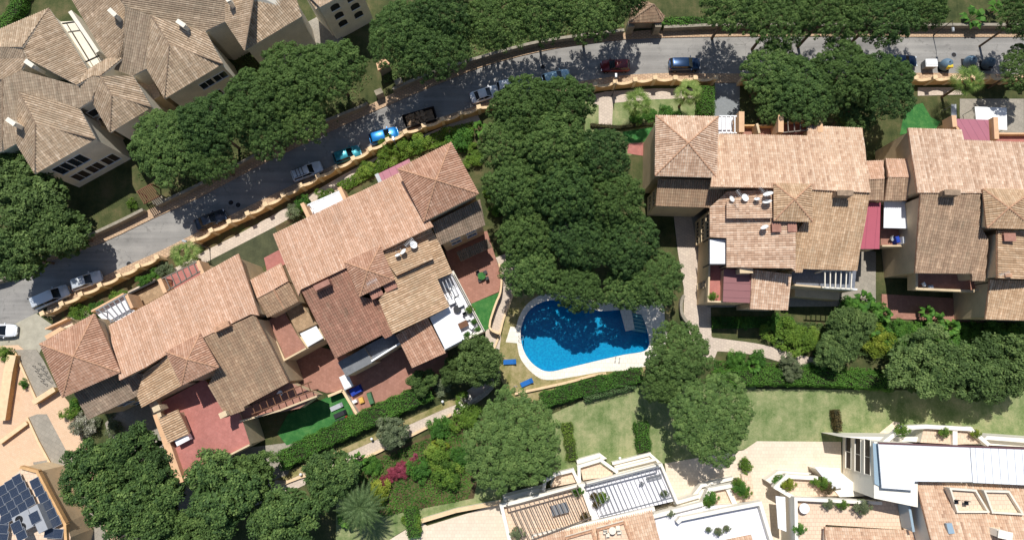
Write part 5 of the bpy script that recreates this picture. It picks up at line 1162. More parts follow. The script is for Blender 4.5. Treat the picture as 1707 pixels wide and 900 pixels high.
# ================================================================ TREES
PG='umbrella pines'
trees=[
# px,py,r,h,label
(280,238,70,10,'umbrella pine at the left end of the row between the cream house and the road'),
(345,205,58,11,'umbrella pine second from the left in the row below the cream house'),
(345,262,46,9,'low umbrella pine hanging towards the road wall, left part of the row'),
(415,172,60,11,'umbrella pine beside the brown gable of the cream house, middle of the row'),
(480,130,66,11,'umbrella pine below the courtyard of the cream house'),
(440,215,52,9,'umbrella pine whose shade reaches the road wall, middle of the row'),
(500,190,50,9,'umbrella pine near the road wall left of the entrance gate'),
(552,112,56,10,'umbrella pine directly left of the peach entrance gate'),
(668,55,60,11,'umbrella pine directly right of the wing with arched windows'),
(720,80,60,11,'umbrella pine right of the entrance gate, overhanging the road wall'),
(735,20,58,12,'umbrella pine cut by the top edge above the entrance gate'),
(825,30,60,11,'umbrella pine at the top edge, left of the gatehouse by three crowns'),
(905,18,52,11,'umbrella pine at the top edge, left of the gatehouse by two crowns'),
(985,22,50,10,'umbrella pine directly left of the small gatehouse'),
(1040,-8,42,10,'umbrella pine behind the small gatehouse roof'),
(1225,2,56,11,'umbrella pine at the top edge right of the gatehouse'),
(1300,22,60,11,'umbrella pine overhanging the top right road wall, left one'),
(1390,12,62,12,'umbrella pine overhanging the top right road wall, middle one'),
(1475,18,62,11,'umbrella pine overhanging the top right road wall, above the bins'),
(1545,8,42,10,'small umbrella pine above the waste containers at the top edge'),
(1715,22,46,10,'umbrella pine cut by the top right corner'),
(1290,118,54,9,'umbrella pine beside the grey driveway, right of the navy car'),
(1345,150,62,10,'umbrella pine above the middle of the cream flats'),
(1410,120,60,11,'umbrella pine between the cream flats and the road, middle'),
(1475,140,60,10,'umbrella pine left of the white waste container'),
(1425,180,44,6.5,'umbrella pine touching the eave of the cream flats'),
(1300,165,46,8,'low umbrella pine next to the street piers of the cream flats'),
(1708,112,40,7,'umbrella pine at the right edge below the last bin'),
(872,180,60,12,'umbrella pine at the top of the central grove by the white car'),
(938,172,56,12,'umbrella pine at the top right of the central grove'),
(850,240,56,11,'umbrella pine on the left side of the central grove near the top'),
(925,240,60,13,'umbrella pine in the middle of the upper central grove'),
(1000,262,56,12,'umbrella pine right side of the central grove beside the small turf'),
(862,310,56,11,'umbrella pine on the left of the central grove beside the hipped roof'),
(945,318,58,13,'umbrella pine in the heart of the central grove'),
(1026,334,54,12,'umbrella pine of the grove nearest the cream flats'),
(880,385,54,11,'umbrella pine of the grove just above the bright path patch'),
(885,450,50,11,'umbrella pine at the lower left of the grove above the pool'),
(965,395,54,12,'umbrella pine in the lower middle of the grove'),
(964,480,45,11,'umbrella pine overhanging the top of the pool'),
(1046,402,56,12,'umbrella pine at the lower right of the grove'),
(1088,462,54,11,'umbrella pine beside the bright walkway at the grove edge'),
(1045,480,42,10,'umbrella pine overhanging the pool steps'),
(1132,590,58,9,'umbrella pine directly right of the swimming pool'),
(1188,695,76,9,'large umbrella pine standing alone on the lawn below the pool'),
(1105,640,36,8,'small umbrella pine between the pool hedge and the large lawn pine'),
(855,738,86,9,'largest umbrella pine, left of the bottom lawn'),
]
random.seed(11)
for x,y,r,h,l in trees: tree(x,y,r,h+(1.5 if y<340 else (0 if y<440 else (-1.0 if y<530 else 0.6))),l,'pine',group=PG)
BG='leafy garden trees'
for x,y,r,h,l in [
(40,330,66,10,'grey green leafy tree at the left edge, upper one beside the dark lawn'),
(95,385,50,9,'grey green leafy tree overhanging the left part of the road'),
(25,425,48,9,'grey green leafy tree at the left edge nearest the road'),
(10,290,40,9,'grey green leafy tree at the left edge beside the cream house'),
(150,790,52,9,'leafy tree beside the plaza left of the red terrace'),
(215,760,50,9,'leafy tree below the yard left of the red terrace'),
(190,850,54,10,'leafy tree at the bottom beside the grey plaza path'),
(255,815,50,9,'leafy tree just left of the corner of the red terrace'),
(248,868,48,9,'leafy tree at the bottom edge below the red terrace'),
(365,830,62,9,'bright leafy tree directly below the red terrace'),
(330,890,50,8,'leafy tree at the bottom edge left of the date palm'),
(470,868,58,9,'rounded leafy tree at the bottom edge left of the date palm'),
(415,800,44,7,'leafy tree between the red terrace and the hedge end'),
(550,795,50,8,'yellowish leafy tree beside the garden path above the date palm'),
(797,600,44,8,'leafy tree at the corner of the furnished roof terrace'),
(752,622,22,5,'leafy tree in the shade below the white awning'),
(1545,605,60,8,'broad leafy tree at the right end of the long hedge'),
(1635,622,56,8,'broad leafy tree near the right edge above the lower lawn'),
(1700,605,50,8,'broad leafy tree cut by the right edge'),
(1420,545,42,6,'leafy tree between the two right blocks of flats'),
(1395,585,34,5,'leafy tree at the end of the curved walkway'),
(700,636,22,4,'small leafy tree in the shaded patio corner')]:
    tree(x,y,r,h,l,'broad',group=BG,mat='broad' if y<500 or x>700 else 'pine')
tree(657,722,28,4.2,'silvery olive tree beside the garden path','olive')
tree(1320,612,20,3,'small silvery tree beside the curved walkway','olive')
bush(138,712,20,'bush with white blossom beside the peach plaza','blossom',2.4)
# palms
fan_palm(1063,172,4.8,'fan palm on the small lawn left of the navy car',r=1.75)
fan_palm(1147,155,5.2,'fan palm beside the clipped hedge and the grey driveway',r=1.7)
fan_palm(1612,136,5.6,'fan palm in front of the waste containers',r=1.9)
fan_palm(310,425,4.2,'fan palm beside the wall gate of the middle-left flats',r=1.75)
date_palm(600,845,6.2,'large feathery date palm at the bottom edge between the leafy trees',r=4.0)
# hedges
HG='clipped hedges'
strip_foliage([(466,770),(510,745),(580,712),(650,680),(714,652)],2.3,1.8,'hedge',150,.17,1,'hedge','long bright clipped hedge below the turf and terracotta patios',group=HG)
strip_foliage([(905,668),(945,655),(1000,640),(1070,624)],1.9,1.5,'hedge',150,.17,2,'hedge','clipped green hedge along the bottom of the pool lawn',group=HG)
strip_foliage([(975,662),(1010,652),(1056,640)],1.2,1.2,'hedge_grey',150,.15,3,'hedge','low grey green hedge beside the bottom lawn',group=HG)
strip_foliage([(1195,632),(1260,628),(1330,628),(1400,630),(1488,638)],2.1,1.7,'hedge',150,.17,4,'hedge','straight clipped hedge above the right lawn',group=HG)
strip_foliage([(945,706),(954,765)],1.2,1.2,'bright',150,.14,5,'hedge','narrow clipped hedge beside the largest pine',group=HG)
strip_foliage([(1070,706),(1075,750)],1.7,1.5,'hedge',150,.16,6,'hedge','short rounded hedge in the middle of the bottom lawn',group=HG)
strip_foliage([(1395,684),(1398,700),(1400,718)],.75,1.4,'deadleaf',150,.15,7,'hedge','short dry brown hedge at the corner of the white canvas house',group=HG)
strip_foliage([(1178,146),(1180,188)],2.1,2.2,'hedge',150,.16,8,'hedge','tall clipped hedge block beside the grey driveway',group=HG)
strip_foliage([(0,45),(25,10),(35,-20)],1.6,1.6,'hedge',120,.18,9,'hedge','hedge in the top left corner',group=HG)
strip_foliage([(985,208),(1035,212),(1090,205)],.5,.6,'deadleaf',120,.12,10,'hedge','thin dry hedge beside the small turf of the cream flats',group=HG)
strip_foliage([(684,850),(690,895)],1.6,1.3,'hedge',150,.15,12,'hedge','short hedge at the bottom edge beside the cream terrace',group=HG)
strip_foliage([(1090,38),(1120,36),(1210,34)],1.2,1.4,'hedge',110,.18,13,'hedge','shaded hedge right of the gatehouse',group=HG)
# shrubs
random.seed(5)
for x,y,r,l,m,h in [
(220,340,8,'round bright bush on the dark lawn left of the road','bright',1.2),
(1243,775,12,'bright lime bush beside the white terrace steps','bright',1.4),
(200,497,17,'pale green shrub at the street side of the red terrace flats','bright',1.6),
(165,512,14,'dark green shrub by the street side pergola','hedge',1.6),
(130,518,15,'light shrub behind the wall near the silver van','bright',1.4),
(240,468,13,'dark round shrub in the strip between wall and flats','hedge',1.4),
(258,455,10,'small round shrub next to the pale one','hedge',1.1),
(275,452,15,'olive shrub near the wall gate','olive',1.6),
(118,685,14,'bright shrub under the brown eave beside the plaza','bright',2.2),
(128,672,11,'leafy shrub touching the brown eave above the plaza','hedge',1.6),
(158,703,10,'dark small shrub beside the white blossom bush','olive',1.3),
(188,712,14,'grey green shrub in the yard corner','olive',1.6),
(185,690,8,'low grey shrub by the yard wall','olive',.9),
(40,640,8,'round shrub on the kerb of the parking strip','hedge',1.2),
(10,590,13,'leafy shrub at the left edge below the forecourt','bright',1.8)]:
    bush(x,y,r,l,m,h)
for x,y,r,l,m,h in [
(735,715,20,'green shrub at the top of the flower bed','hedge',1.8),
(775,690,24,'leafy shrub between the path and the largest pine','bright',2.0),
(728,760,22,'large green shrub in the middle of the flower bed','bright',2.2),
(745,795,24,'yellow green shrub at the bottom of the flower bed','bright',2.4),
(700,780,20,'dark green shrub right of the pink flowers','hedge',2.0),
(732,745,11,'small yellow flowering shrub','yellow',1.4),
(655,790,12,'pink flowering bush, left part of the pink mass','pink',1.3),
(672,780,14,'pink flowering bush in the flower bed','pink',1.5),
(640,800,10,'fading pink flowering bush near the date palm','pink',1.2),
(692,768,9,'small pink bush closest to the path','pink',1.1),
(630,820,20,'yellow green shrub beside the date palm','yellow',2.0),
(618,775,16,'green shrub below the path edging','hedge',1.5),
(770,760,18,'dark shrub under the largest pine','hedge',1.6),
(690,870,14,'clipped shrub at the end of the cream terrace wall','bright',1.6),
(735,640,18,'pale shrub behind the hedge end','olive',1.8),
(1060,196,13,'dark shrub beneath the left fan palm','hedge',1.0),
(1085,190,14,'low dark shrub between the two fan palms','hedge',1.0),
(1110,190,15,'dark shrub beside the right fan palm','hedge',1.1),
(1128,193,11,'small dark shrub at the corner of the hipped roof','hedge',1.0),
(1230,600,17,'green shrub at the lower side of the curved walkway','hedge',1.6),
(1265,600,16,'shrub between the walkway and the straight hedge','hedge',1.5),
(1310,560,28,'yellow green shrub above the curved walkway','bright',2.4),
(1345,565,24,'leafy shrub left of the garden trees','bright',2.2),
(1465,565,28,'yellow green shrub in front of the right flats','yellow',2.4),
(1500,575,24,'leafy shrub right of the yellow one','hedge',2.2),
(1590,570,22,'dark shrub below the terrace of the right flats','hedge',2.0),
(1660,565,24,'dark shrub under the eave of the right flats','hedge',2.2),
(1350,620,14,'green shrub on the lower edge of the walkway','hedge',1.4),
(640,245,18,'yellow green bush behind the road wall near the blue car','bright',1.8),
(665,240,17,'bright bush beside the mauve sheet roof','bright',1.8),
(695,240,19,'bright yellow green bush left of the hipped corner roof','bright',2.0),
(610,285,15,'bright bush by the road wall next to the teal car','bright',1.6),
(770,235,22,'dark shrub above the hipped corner roof','hedge',2.0),
(790,262,17,'large leafed shrub between the hipped roof and the grove','bright',1.6),
(505,340,15,'climbing shrub on the street side pergola','hedge',2.0),
(490,355,14,'shrub by the balcony with the dark railing','olive',1.8),
(815,320,13,'light shrub at the corner of the hipped roof','bright',1.4),
(540,325,12,'vine on the white pergola','bright',2.4),
(830,350,13,'shrub beside the lower tiled roof','hedge',1.3),
(262,35,18,'round garden bush in the garden of the cream house','hedge',1.4)][:39]:
    bush(x,y,r,l,m,h)
for x,y,r,l in [(1440,500,20,'upper broad leaved plant between the two right flats'),(1452,520,18,'broad leaved plant just above the garden trees'),(1475,525,14,'broad leaved plant nearest the terracotta patio'),
(1560,535,18,'broad leaved plant below the right terrace'),(1585,545,15,'second broad leaved plant below the right terrace'),(1540,555,15,'broad leaved plant left of the dark shrub'),
(1370,600,16,'broad leaved plant at the end of the walkway'),(1255,610,12,'broad leaved plant above the straight hedge'),(800,215,14,'broad leaved plant beside the path above the hipped roof'),
(1620,30,22,'broad leaved plant beyond the top right wall'),(1660,15,16,'broad leaved plant at the top right edge'),(600,765,14,'spiky plant below the path edging'),(575,865,15,'broad leaved plant left of the date palm trunk')]:
    banana(x,y,r,l)
# climbers and low planting
ground_plants([(590,780),(700,735),(790,700),(795,790),(780,830),(640,860),(585,830)],'hedge',9000,.2,.6,21,'flower_bed_plants','',kind='stuff')
ground_plants([(1190,600),(1300,605),(1480,615),(1480,650),(1190,640)],'hedge',6000,.2,.5,22,'ground_cover','',kind='stuff')
ground_plants([(1290,535),(1500,545),(1700,560),(1700,600),(1480,600),(1290,570)],'broad',14000,.24,.9,23,'ground_cover','',kind='stuff')
ground_plants([(240,20),(520,60),(620,130),(560,210),(300,320),(230,300)],'broad',9000,.24,.4,24,'undergrowth','',kind='stuff')
ground_plants([(560,310),(640,262),(740,215),(790,205),(790,230),(700,255),(640,285),(580,318)],'bright',9000,.2,1.0,25,'undergrowth','',kind='stuff')
ground_plants([(100,548),(200,502),(300,458),(340,436),(350,450),(300,476),(200,518),(110,556)],'hedge',5000,.2,.7,26,'undergrowth','',kind='stuff')
ground_plants([(640,60),(1040,10),(1040,46),(930,60),(740,110),(640,140)],'broad',9000,.26,.4,27,'undergrowth','',kind='stuff')
# ================================================================ CARS
car((57,506),(117,482),'car_silver','long silver van parked at the left end of the road',L=5.1,W=1.9,H=1.85,style='van') if False else car((115,483),(57,508),'car_silver','long silver van parked behind the silver hatchback at the left end',L=5.1,W=1.9,H=1.85,style='van')
car((170,459),(120,477),'car_silver','silver hatchback parked in front of the silver van',L=4.2)
car((375,357),(328,376),'car_graphite','dark grey saloon parked alone in the sun beside the wall',L=4.4,W=1.78,H=1.4,style='sedan')
car((537,277),(488,296),'car_silver','silver estate with three dark roof bars',L=4.4,H=1.65,style='suv',rails=True)
car((601,250),(557,266),'car_teal','teal hatchback in the middle of three parked cars',L=4.0)
car((664,220),(617,234),'car_blue','bright blue hatchback in dappled sun',L=4.2,W=1.8)
car((832,150),(786,165),'car_white','white saloon half in the shade beside the grove',L=4.4,style='sedan',H=1.42)
car((868,140),(835,146),'car_white','white car mostly hidden by the central grove',L=4.1)
car((946,125),(908,134),'car_ice','pale ice blue car nose out of the central grove',L=4.1)
car((1002,111),(1048,110),'car_red','dark red car parked in the shade',L=4.2)
car((1166,108),(1116,109),'car_navy','navy blue SUV parked near the grey driveway',L=4.5,W=1.85,H=1.68,style='suv')
car((1526,103),(1482,104),'car_navy','blue car nearly hidden under the pines left of the white container',L=4.2)
car((26,551),(-22,551),'car_white','white car at the left edge on the forecourt',L=4.3)
# motor scooter at the left edge
ms=thing('motor_scooter','dark motor scooter parked at the left edge of the road','scooter',(P(9,468,0).x,P(9,468,0).y,0),.2)
m_=MB(); 
for sx in (-.6,.6): m_.tube((sx,-.06,.26),(sx,.06,.26),.26,.26,14)
m_.build('wheel',M['tyre'],ms)
m_=MB(); m_.box((-.35,0,.62),(.75,.3,.35),0,0,.8); m_.box((.38,0,.6),(.16,.36,.7),0,0,.7); m_.box((0,0,.34),(.7,.26,.12)); m_.build('body',M['car_graphite'],ms)
m_=MB(); m_.box((-.3,0,.85),(.7,.28,.12),0,0,.85); m_.build('seat',M['dark'],ms); m_=MB(); m_.bar((.42,-.34,1.02),(.42,.34,1.02),.05,.05); m_.tube((.42,0,.5),(.42,0,1.02),.03,.03,6); m_.build('handlebar',M['grey'],ms)
# ================================================================ WASTE CONTAINERS
def igloo(px,py,c,label,lid=None):
    q=P(px,py,0.8); root=thing('recycling_container',label,'recycling container',(q.x,q.y,0),0,'recycling containers')
    m_=MB(); prof=[(.62,.05),(.78,.35),(.84,.8),(.80,1.15),(.62,1.5),(.3,1.7),(.08,1.74)]; m_.lathe((0,0,0),prof,18); m_.build('body',M[c],root,True)
    m_=MB(); m_.tube((-.06,0,1.72),(-.06,0,1.9),.05,.05,6); m_.tube((.06,0,1.9),(-.12,0,1.9),.05,.05,6); m_.build('lifting_hook',M['iron'],root)
    m_=MB(); m_.box((0,-.70,1.15),(.5,.25,.34)); m_.build('opening',M[lid or 'dark'],root)
    if lid: m_=MB(); m_.box((.15,-.52,1.45),(.9,.5,.28),0,0,.8); m_.build('lid',M[lid],root)
    m_=MB(); m_.box((0,0,.04),(1.5,1.5,.08)); m_.build('base',M['dark'],root)
M['bin_blue']=plain('bin_blue_plastic',srgb(96,120,138),.55,var=.08); M['bin_yellow']=plain('bin_yellow_plastic',srgb(214,190,60),.55,var=.05); M['bin_slate']=plain('bin_slate_plastic',srgb(84,104,118),.55,var=.08)
igloo(1577,108,'bin_blue','blue grey container with a yellow front panel','bin_yellow'); igloo(1617,103,'bin_blue','plain blue grey rounded container right of the yellow one'); igloo(1648,106,'bin_slate','slate container partly covered by the pine at the right')
q=P(1549,108,.8); wc=thing('waste_container','white lidded waste container left of the yellow fronted one','waste container',(q.x,q.y,0))
m_=MB(); m_.box((0,0,.75),(1.55,1.05,1.1),0,0,1.04); m_.build('body',M['grey'],wc); m_=MB(); m_.box((0,0,1.36),(1.72,1.2,.12),0,0,.96); m_.box((0,.0,1.45),(1.6,.5,.08)); m_.build('lid',M['white'],wc)
for sx in (-.6,.6):
    for sy in (-.4,.4): m_=MB(); m_.tube((sx,sy-.04,.12),(sx,sy+.04,.12),.12,.12,10); m_.build('wheel',M['tyre'],wc)
# ================================================================ STREET LAMPS
def lamp(px,py,h,ax,label,arm=1.2):
    q=P(px,py,h); d=Vector(ax).normalized(); root=thing('street_lamp',label,'street lamp',(q.x-d.x*arm,q.y-d.y*arm,0),0,'street lamps')
    m_=MB(); m_.tube((0,0,0),(0,0,h),.07,.045,8); m_.tube((0,0,0),(0,0,.5),.12,.1,8); m_.tube((0,0,h-.05),(d.x*arm,d.y*arm,h),.035,.03,6); m_.build('pole',M['iron'],root)
    m_=MB(); m_.box((d.x*(arm+.1),d.y*(arm+.1),h),(.7,.34,.14),math.atan2(d.y,d.x),0,.7); m_.build('lamp_head',M['lightmetal'],root)
lamp(1027,127,4.2,(0,1,0),'street lamp beside the dark red car'); lamp(1589,48,4.5,(0,-1,0),'street lamp at the top wall above the bins'); lamp(308,402,4.2,(-1,.2,0),'street lamp at the wall gate left of the dark saloon',1.6); lamp(656,232,4.2,(-.4,1,0),'street lamp beside the bright blue car')
def bollard(px,py,label):
    q=P(px,py,.6); root=thing('garden_light',label,'garden light',(q.x,q.y,0),0,'white globe lights by the path'); m_=MB(); m_.tube((0,0,0),(0,0,.65),.05,.05,8); m_.build('post',M['white'],root); m_=MB(); m_.lathe((0,0,.62),[(.05,0),(.17,.1),(.2,.22),(.14,.36),(.03,.4)],12); m_.build('globe',M['white'],root,True)
bollard(620,731,'white globe light beside the olive tree'); bollard(502,790,'white globe light at the lower end of the path'); bollard(738,669,'white globe light where the path enters the shade'); bollard(1033,763,'white globe light on the lawn edge above the pergola terrace')
# ================================================================ POOL THINGS
def lounger(px,py,rz,label):
    q=P(px,py,.35); root=thing('sun_lounger',label,'sun lounger',(q.x,q.y,0),rz,'blue sun loungers by the pool')
    m_=MB(); m_.box((-.1,0,.36),(1.35,.66,.08)); m_.build('seat',M['blue_fabric'],root); m_=MB(); m_.bar((.56,0,.42),(.98,0,.66),.66,.07); m_.build('backrest',M['blue_fabric'],root)
    for s in (-.3,.3): m_=MB(); m_.bar((-.8,s,.29),(.75,s,.29),.05,.05); m_.build('side_rail',M['white'],root)
    for sx in (-.6,.5):
        for s in (-.3,.3): m_=MB(); m_.tube((sx,s,0),(sx,s,.3),.025,.025,6); m_.build('leg',M['white'],root)
M['blue_fabric']=plain('blue_fabric',srgb(34,104,176),.8,var=.06)
lounger(848.5,603,.05,'blue sun lounger level with the white pool step'); lounger(877,638,.42,'tilted blue sun lounger at the lower left of the pool')
def ladder(px,py,rz,label):
    q=P(px,py,.3); root=thing('pool_ladder',label,'pool ladder',(q.x,q.y,0),rz,'pool ladders')
    for s in (-.28,.28):
        m_=MB(); pts=[Vector((s,.4,.1)),Vector((s,.35,.7)),Vector((s,.1,.86)),Vector((s,-.2,.7)),Vector((s,-.26,-.9))]
        for a,b in zip(pts,pts[1:]): m_.tube(a,b,.028,.028,6)
        m_.build('handrail',M['lightmetal'],root)
    for z in (-.8,-.5,-.2): m_=MB(); m_.box((0,-.26,z),(.52,.1,.04)); m_.build('rung',M['lightmetal'],root)
ladder(1029,598,math.pi-.2+math.pi*0,'steel pool ladder on the lower edge of the pool'); ladder(869,563,math.pi/2,'steel pool ladder at the left edge of the pool')
sh=thing('pool_shower','dark shower post on the dry lawn beside the tilted lounger','shower',(P(857,643,0).x,P(857,643,0).y,0)); m_=MB(); m_.tube((0,0,0),(0,0,2.1),.05,.05,8); m_.box((0,0,.03),(.8,.8,.06)); m_.build('post',M['bronze'],sh); m_=MB(); m_.tube((0,0,2.1),(.3,0,2.05),.03,.03,6); m_.lathe((.32,0,1.98),[(.1,0),(.03,.08)],10); m_.build('shower_head',M['grey'],sh)
# ================================================================ TERRACE FURNITURE
def table(px,py,z,r,label,mat='white',sq=False,rz=0,group='terrace tables',h=.72):
    q=P(px,py,z+h); root=thing('garden_table',label,'table',(q.x,q.y,z),rz,group); m_=MB()
    if sq: m_.box((0,0,h),(r*2.2,r*1.3,.05)); legs=[(a*r,b*r*.55) for a in(-1,1) for b in(-1,1)]
    else: m_.lathe((0,0,h-.03),[(r,0),(r,.05)],20); legs=[(.35*r,0),(-.2*r,.3*r),(-.2*r,-.3*r)]
    m_.build('tabletop',M[mat],root)
    for a,b in legs: m_=MB(); m_.tube((a,b,0),(a,b,h-.03),.03,.03,6); m_.build('leg',M[mat],root)
def chair(px,py,z,rz,label,mat='white',group='terrace chairs'):
    q=P(px,py,z+.45); root=thing('garden_chair',label,'chair',(q.x,q.y,z),rz,group); m_=MB(); m_.box((0,0,.45),(.5,.5,.06)); m_.build('seat',M[mat],root); m_=MB(); m_.box((0,.24,.72),(.5,.05,.5)); m_.build('backrest',M[mat],root)
    for a in(-.21,.21):
        for b in(-.21,.21): m_=MB(); m_.tube((a,b,0),(a,b,.43),.022,.022,5); m_.build('leg',M[mat],root)
def sofa(px,py,z,rz,label,mat='white',w=1.5):
    q=P(px,py,z+.5); root=thing('garden_sofa',label,'sofa',(q.x,q.y,z),rz,'white sofas on the roof terrace'); m_=MB(); m_.box((0,0,.22),(w,.8,.36)); m_.build('base',M['grey'],root); m_=MB(); m_.box((0,-.04,.46),(w-.3,.66,.12)); m_.build('cushion',M[mat],root)
    m_=MB(); m_.box((0,.34,.6),(w,.14,.5)); m_.build('backrest',M[mat],root)
    for s in(-1,1): m_=MB(); m_.box((s*(w/2-.07),-.02,.5),(.13,.72,.24)); m_.build('armrest',M[mat],root)
def pot(px,py,z,label,r=.28,mat='hedge',pm='terracotta',group='potted plants'):
    q=P(px,py,z+.5); root=thing('potted_plant',label,'potted plant',(q.x,q.y,z),0,group); m_=MB(); m_.lathe((0,0,0),[(r*.6,0),(r*.9,.32),(r,.36),(r*.85,.36)],12); m_.build('pot',M[pm],root)
    me,_=proto('bush',2); o=bpy.data.objects.new('foliage',me); COL.objects.link(o); o.parent=root; o.location=(0,0,.3); o.scale=(r*1.7,r*1.7,r*2.0); o.material_slots[0].link='OBJECT'; o.material_slots[0].material=M[mat]
sofa(748,476,5.35,2.7,'white armchair nearest the slats of the furnished terrace',w=1.1); sofa(757,487,5.35,-1.1,'white two seat sofa in the upper furnished terrace'); sofa(752,500,5.35,2.0,'white armchair in the middle of the furnished terrace',w=1.1); sofa(765,502,5.35,-1.1,'white sofa along the terrace rail')
table(762,515,5.35,.5,'dark low table between the white sofas','dark',h=.4); table(772,541,5.35,.6,'brown square table at the lower furnished terrace','wood',True,.45); chair(780,530,5.35,2,'white chair above the brown square table'); chair(786,545,5.35,4,'white chair right of the brown square table'); chair(766,549,5.35,1,'white chair left of the brown square table'); chair(775,524,5.35,.5,'dark chair by the low table','dark')
pot(779,558,5.35,'potted plant in the lower corner of the furnished terrace'); pot(797,549,5.35,'potted plant at the outer corner of the furnished terrace'); pot(783,516,5.35,'bushy potted plant at the rail of the furnished terrace',.35,'bright'); pot(790,536,5.35,'potted plant beside the outer rail','.3' and .25)
table(803,460,0,.55,'round green table in the shaded terracotta patio','turf'); 
for i,(x,y) in enumerate([(797,455),(809,454),(812,464),(800,467)]): chair(x,y,0,i*1.5+.5,['dark chair upper left of the green table','dark chair upper right of the green table','dark chair lower right of the green table','dark chair lower left of the green table'][i],'dark','patio chairs')
chair(468,655,5.05,1,'white chair under the slatted pergola of the red terrace flats')
def seatset(px,py,z,mat,n1):
    table(px,py,z,.45,'round cream table in the sunken roof patio','wall_cream')
    for i,(dx,dy) in enumerate([(-12,2),(-8,7),(9,-5),(11,2)]): chair(px+dx,py+dy,z,i*1.6,['cream chair left of the cream table','cream chair below the cream table','cream chair above the cream table','cream chair right of the cream table'][i],'wall_cream','sunken patio chairs')
seatset(1021,884,6.65,'wall_cream',0)
table(933,848,3.45,1.0,'long oval grey table under the bronze pergola','grey',True,.25); pot(962,818,3.45,'potted plant under the bronze pergola corner',.4,'hedge'); pot(862,887,3.45,'spiky potted plant at the lower left of the pergola terrace',.5,'olive'); pot(1003,828,3.45,'bright yellow green potted plant on the white pergola terrace',.45,'bright')
pot(990,826,3.45,'brown potted plant on the white pergola terrace, upper',.3,'deadleaf'); pot(994,840,3.45,'brown potted plant on the white pergola terrace, lower',.3,'deadleaf'); pot(975,860,3.45,'potted plant beside the white divider',.35,'deadleaf'); chair(1070,806,3.45,1,'grey chair on the white pergola terrace','grey'); pot(1107,822,3.45,'grey potted plant at the right end of the white pergola terrace',.3,'olive')
tb=thing('bench','grey slatted bench on the white pergola terrace','bench',(P(1090,795,3.6).x,P(1090,795,3.6).y,3.42),.24); m_=MB(); [m_.box((0,y,.42),(2.0,.1,.04)) for y in(-.2,-.06,.08,.22)]; m_.build('seat',M['grey'],tb); m_=MB(); [m_.box((0,.28,z),(2.0,.04,.09)) for z in (.6,.75)]; m_.build('backrest',M['grey'],tb)
for s in(-.85,.85): m_=MB(); m_.box((s,0,.2),(.07,.42,.4)); m_.build('leg',M['grey'],tb)
for x,y,r,l in [(1181,882,.22,'small spiky pot on the bare white terrace, left'),(1197,885,.32,'middle spiky pot on the bare white terrace'),(1211,880,.26,'right spiky pot on the bare white terrace'),(1117,855,.28,'white flowering pot at the step of the bare white terrace')]: pot(x,y,3.65,l,r,'olive')
for x,y,z,r,l,m in [(1184,828,3.0,.5,'planter shrub on the left step of the white house','hedge'),(1179,836,3.0,.42,'lower planter shrub on the left step of the white house','bright'),(1232,812,3.0,.55,'bushy planter at the right step of the white house','hedge'),(1240,820,3.0,.45,'leafy planter below the bushy one','bright'),(1228,803,3.0,.4,'planter shrub at the top of the right step','bright'),
 (1298,800,2.0,.5,'dark planter shrub on the outer ledge of the canvas house','hedge'),(1312,806,2.9,.5,'yellow green planter shrub on the inner ledge of the canvas house','yellow'),(1369,804,3.0,.5,'planter shrub beside the small white awning','bright'),(1376,812,3.0,.5,'orange brown planter shrub by the small white awning','deadleaf'),(1356,802,3.0,.3,'small planter shrub left of the small white awning','bright'),
 (1402,840,4.65,.4,'bright pot by the terrace parapet of the canvas house','bright'),(1433,843,4.65,.6,'large flowering pot by the terrace parapet','olive'),(1379,839,4.65,.4,'grey plant pot on the canvas house terrace','olive'),(1330,880,4.65,.45,'dark pot along the left terrace parapet','hedge'),(1461,823,4.65,.4,'dark red leaved pot under the canvas roof','deadleaf'),
 (1500,717,6.1,.5,'green planter at the top balcony of the canvas house','bright'),(1572,720,6.1,.4,'planter on the divider of the top balconies','bright'),(1624,722,6.1,.35,'planter on the right top balcony','yellow'),(1187,494,5.05,.35,'potted plant on the small red terrace of the cream flats','bright')]: pot(x,y,z,l,r,m)
table(1341,847,4.65,.65,'round white table on the terrace of the canvas house','white')
for x,y,z,l in [(1594,836,9,'dark chair in the left sunken roof patio'),(1611,838,9,'striped lounge chair in the left sunken roof patio')]: chair(x,y,z,0,l,'dark','sunken roof chairs')
# patio toys and covers
def cover(px,py,z,w,d,h,rz,mat,name,label,cat):
    q=P(px,py,z+h); o=MB(); o.box((0,0,h/2),(w,d,h),0,0,.82); o.box((0,0,h+.02),(w*.6,d*.6,.05)); t=o.build(name,M[mat]); t.location=(q.x,q.y,z); t.rotation_euler=(0,0,rz); tag(t,label,cat)
M['blue_tarp']=plain('blue_tarp',srgb(24,60,160),.6,var=.2,scale=3); M['yellow_plastic']=plain('yellow_plastic',srgb(214,170,80),.5); M['green_cover']=plain('green_cover',srgb(70,110,76),.7,var=.15); M['red_fabric']=plain('red_fabric',srgb(170,30,40),.7)
cover(592,651,0,1.8,1.1,.9,.5,'blue_tarp','tarpaulin','crumpled dark blue tarpaulin on the terracotta patio','tarpaulin'); cover(617,664,0,.7,1.8,.8,.35,'green_cover','garden_box','long green garden box on the terracotta patio','box'); cover(602,667,0,.7,.9,.6,.35,'yellow_plastic','play_crate','yellow plastic crate beside the green box','crate'); cover(591,669,0,.7,.5,.7,.4,'white','side_cabinet','white low cabinet beside the yellow crate','cabinet')
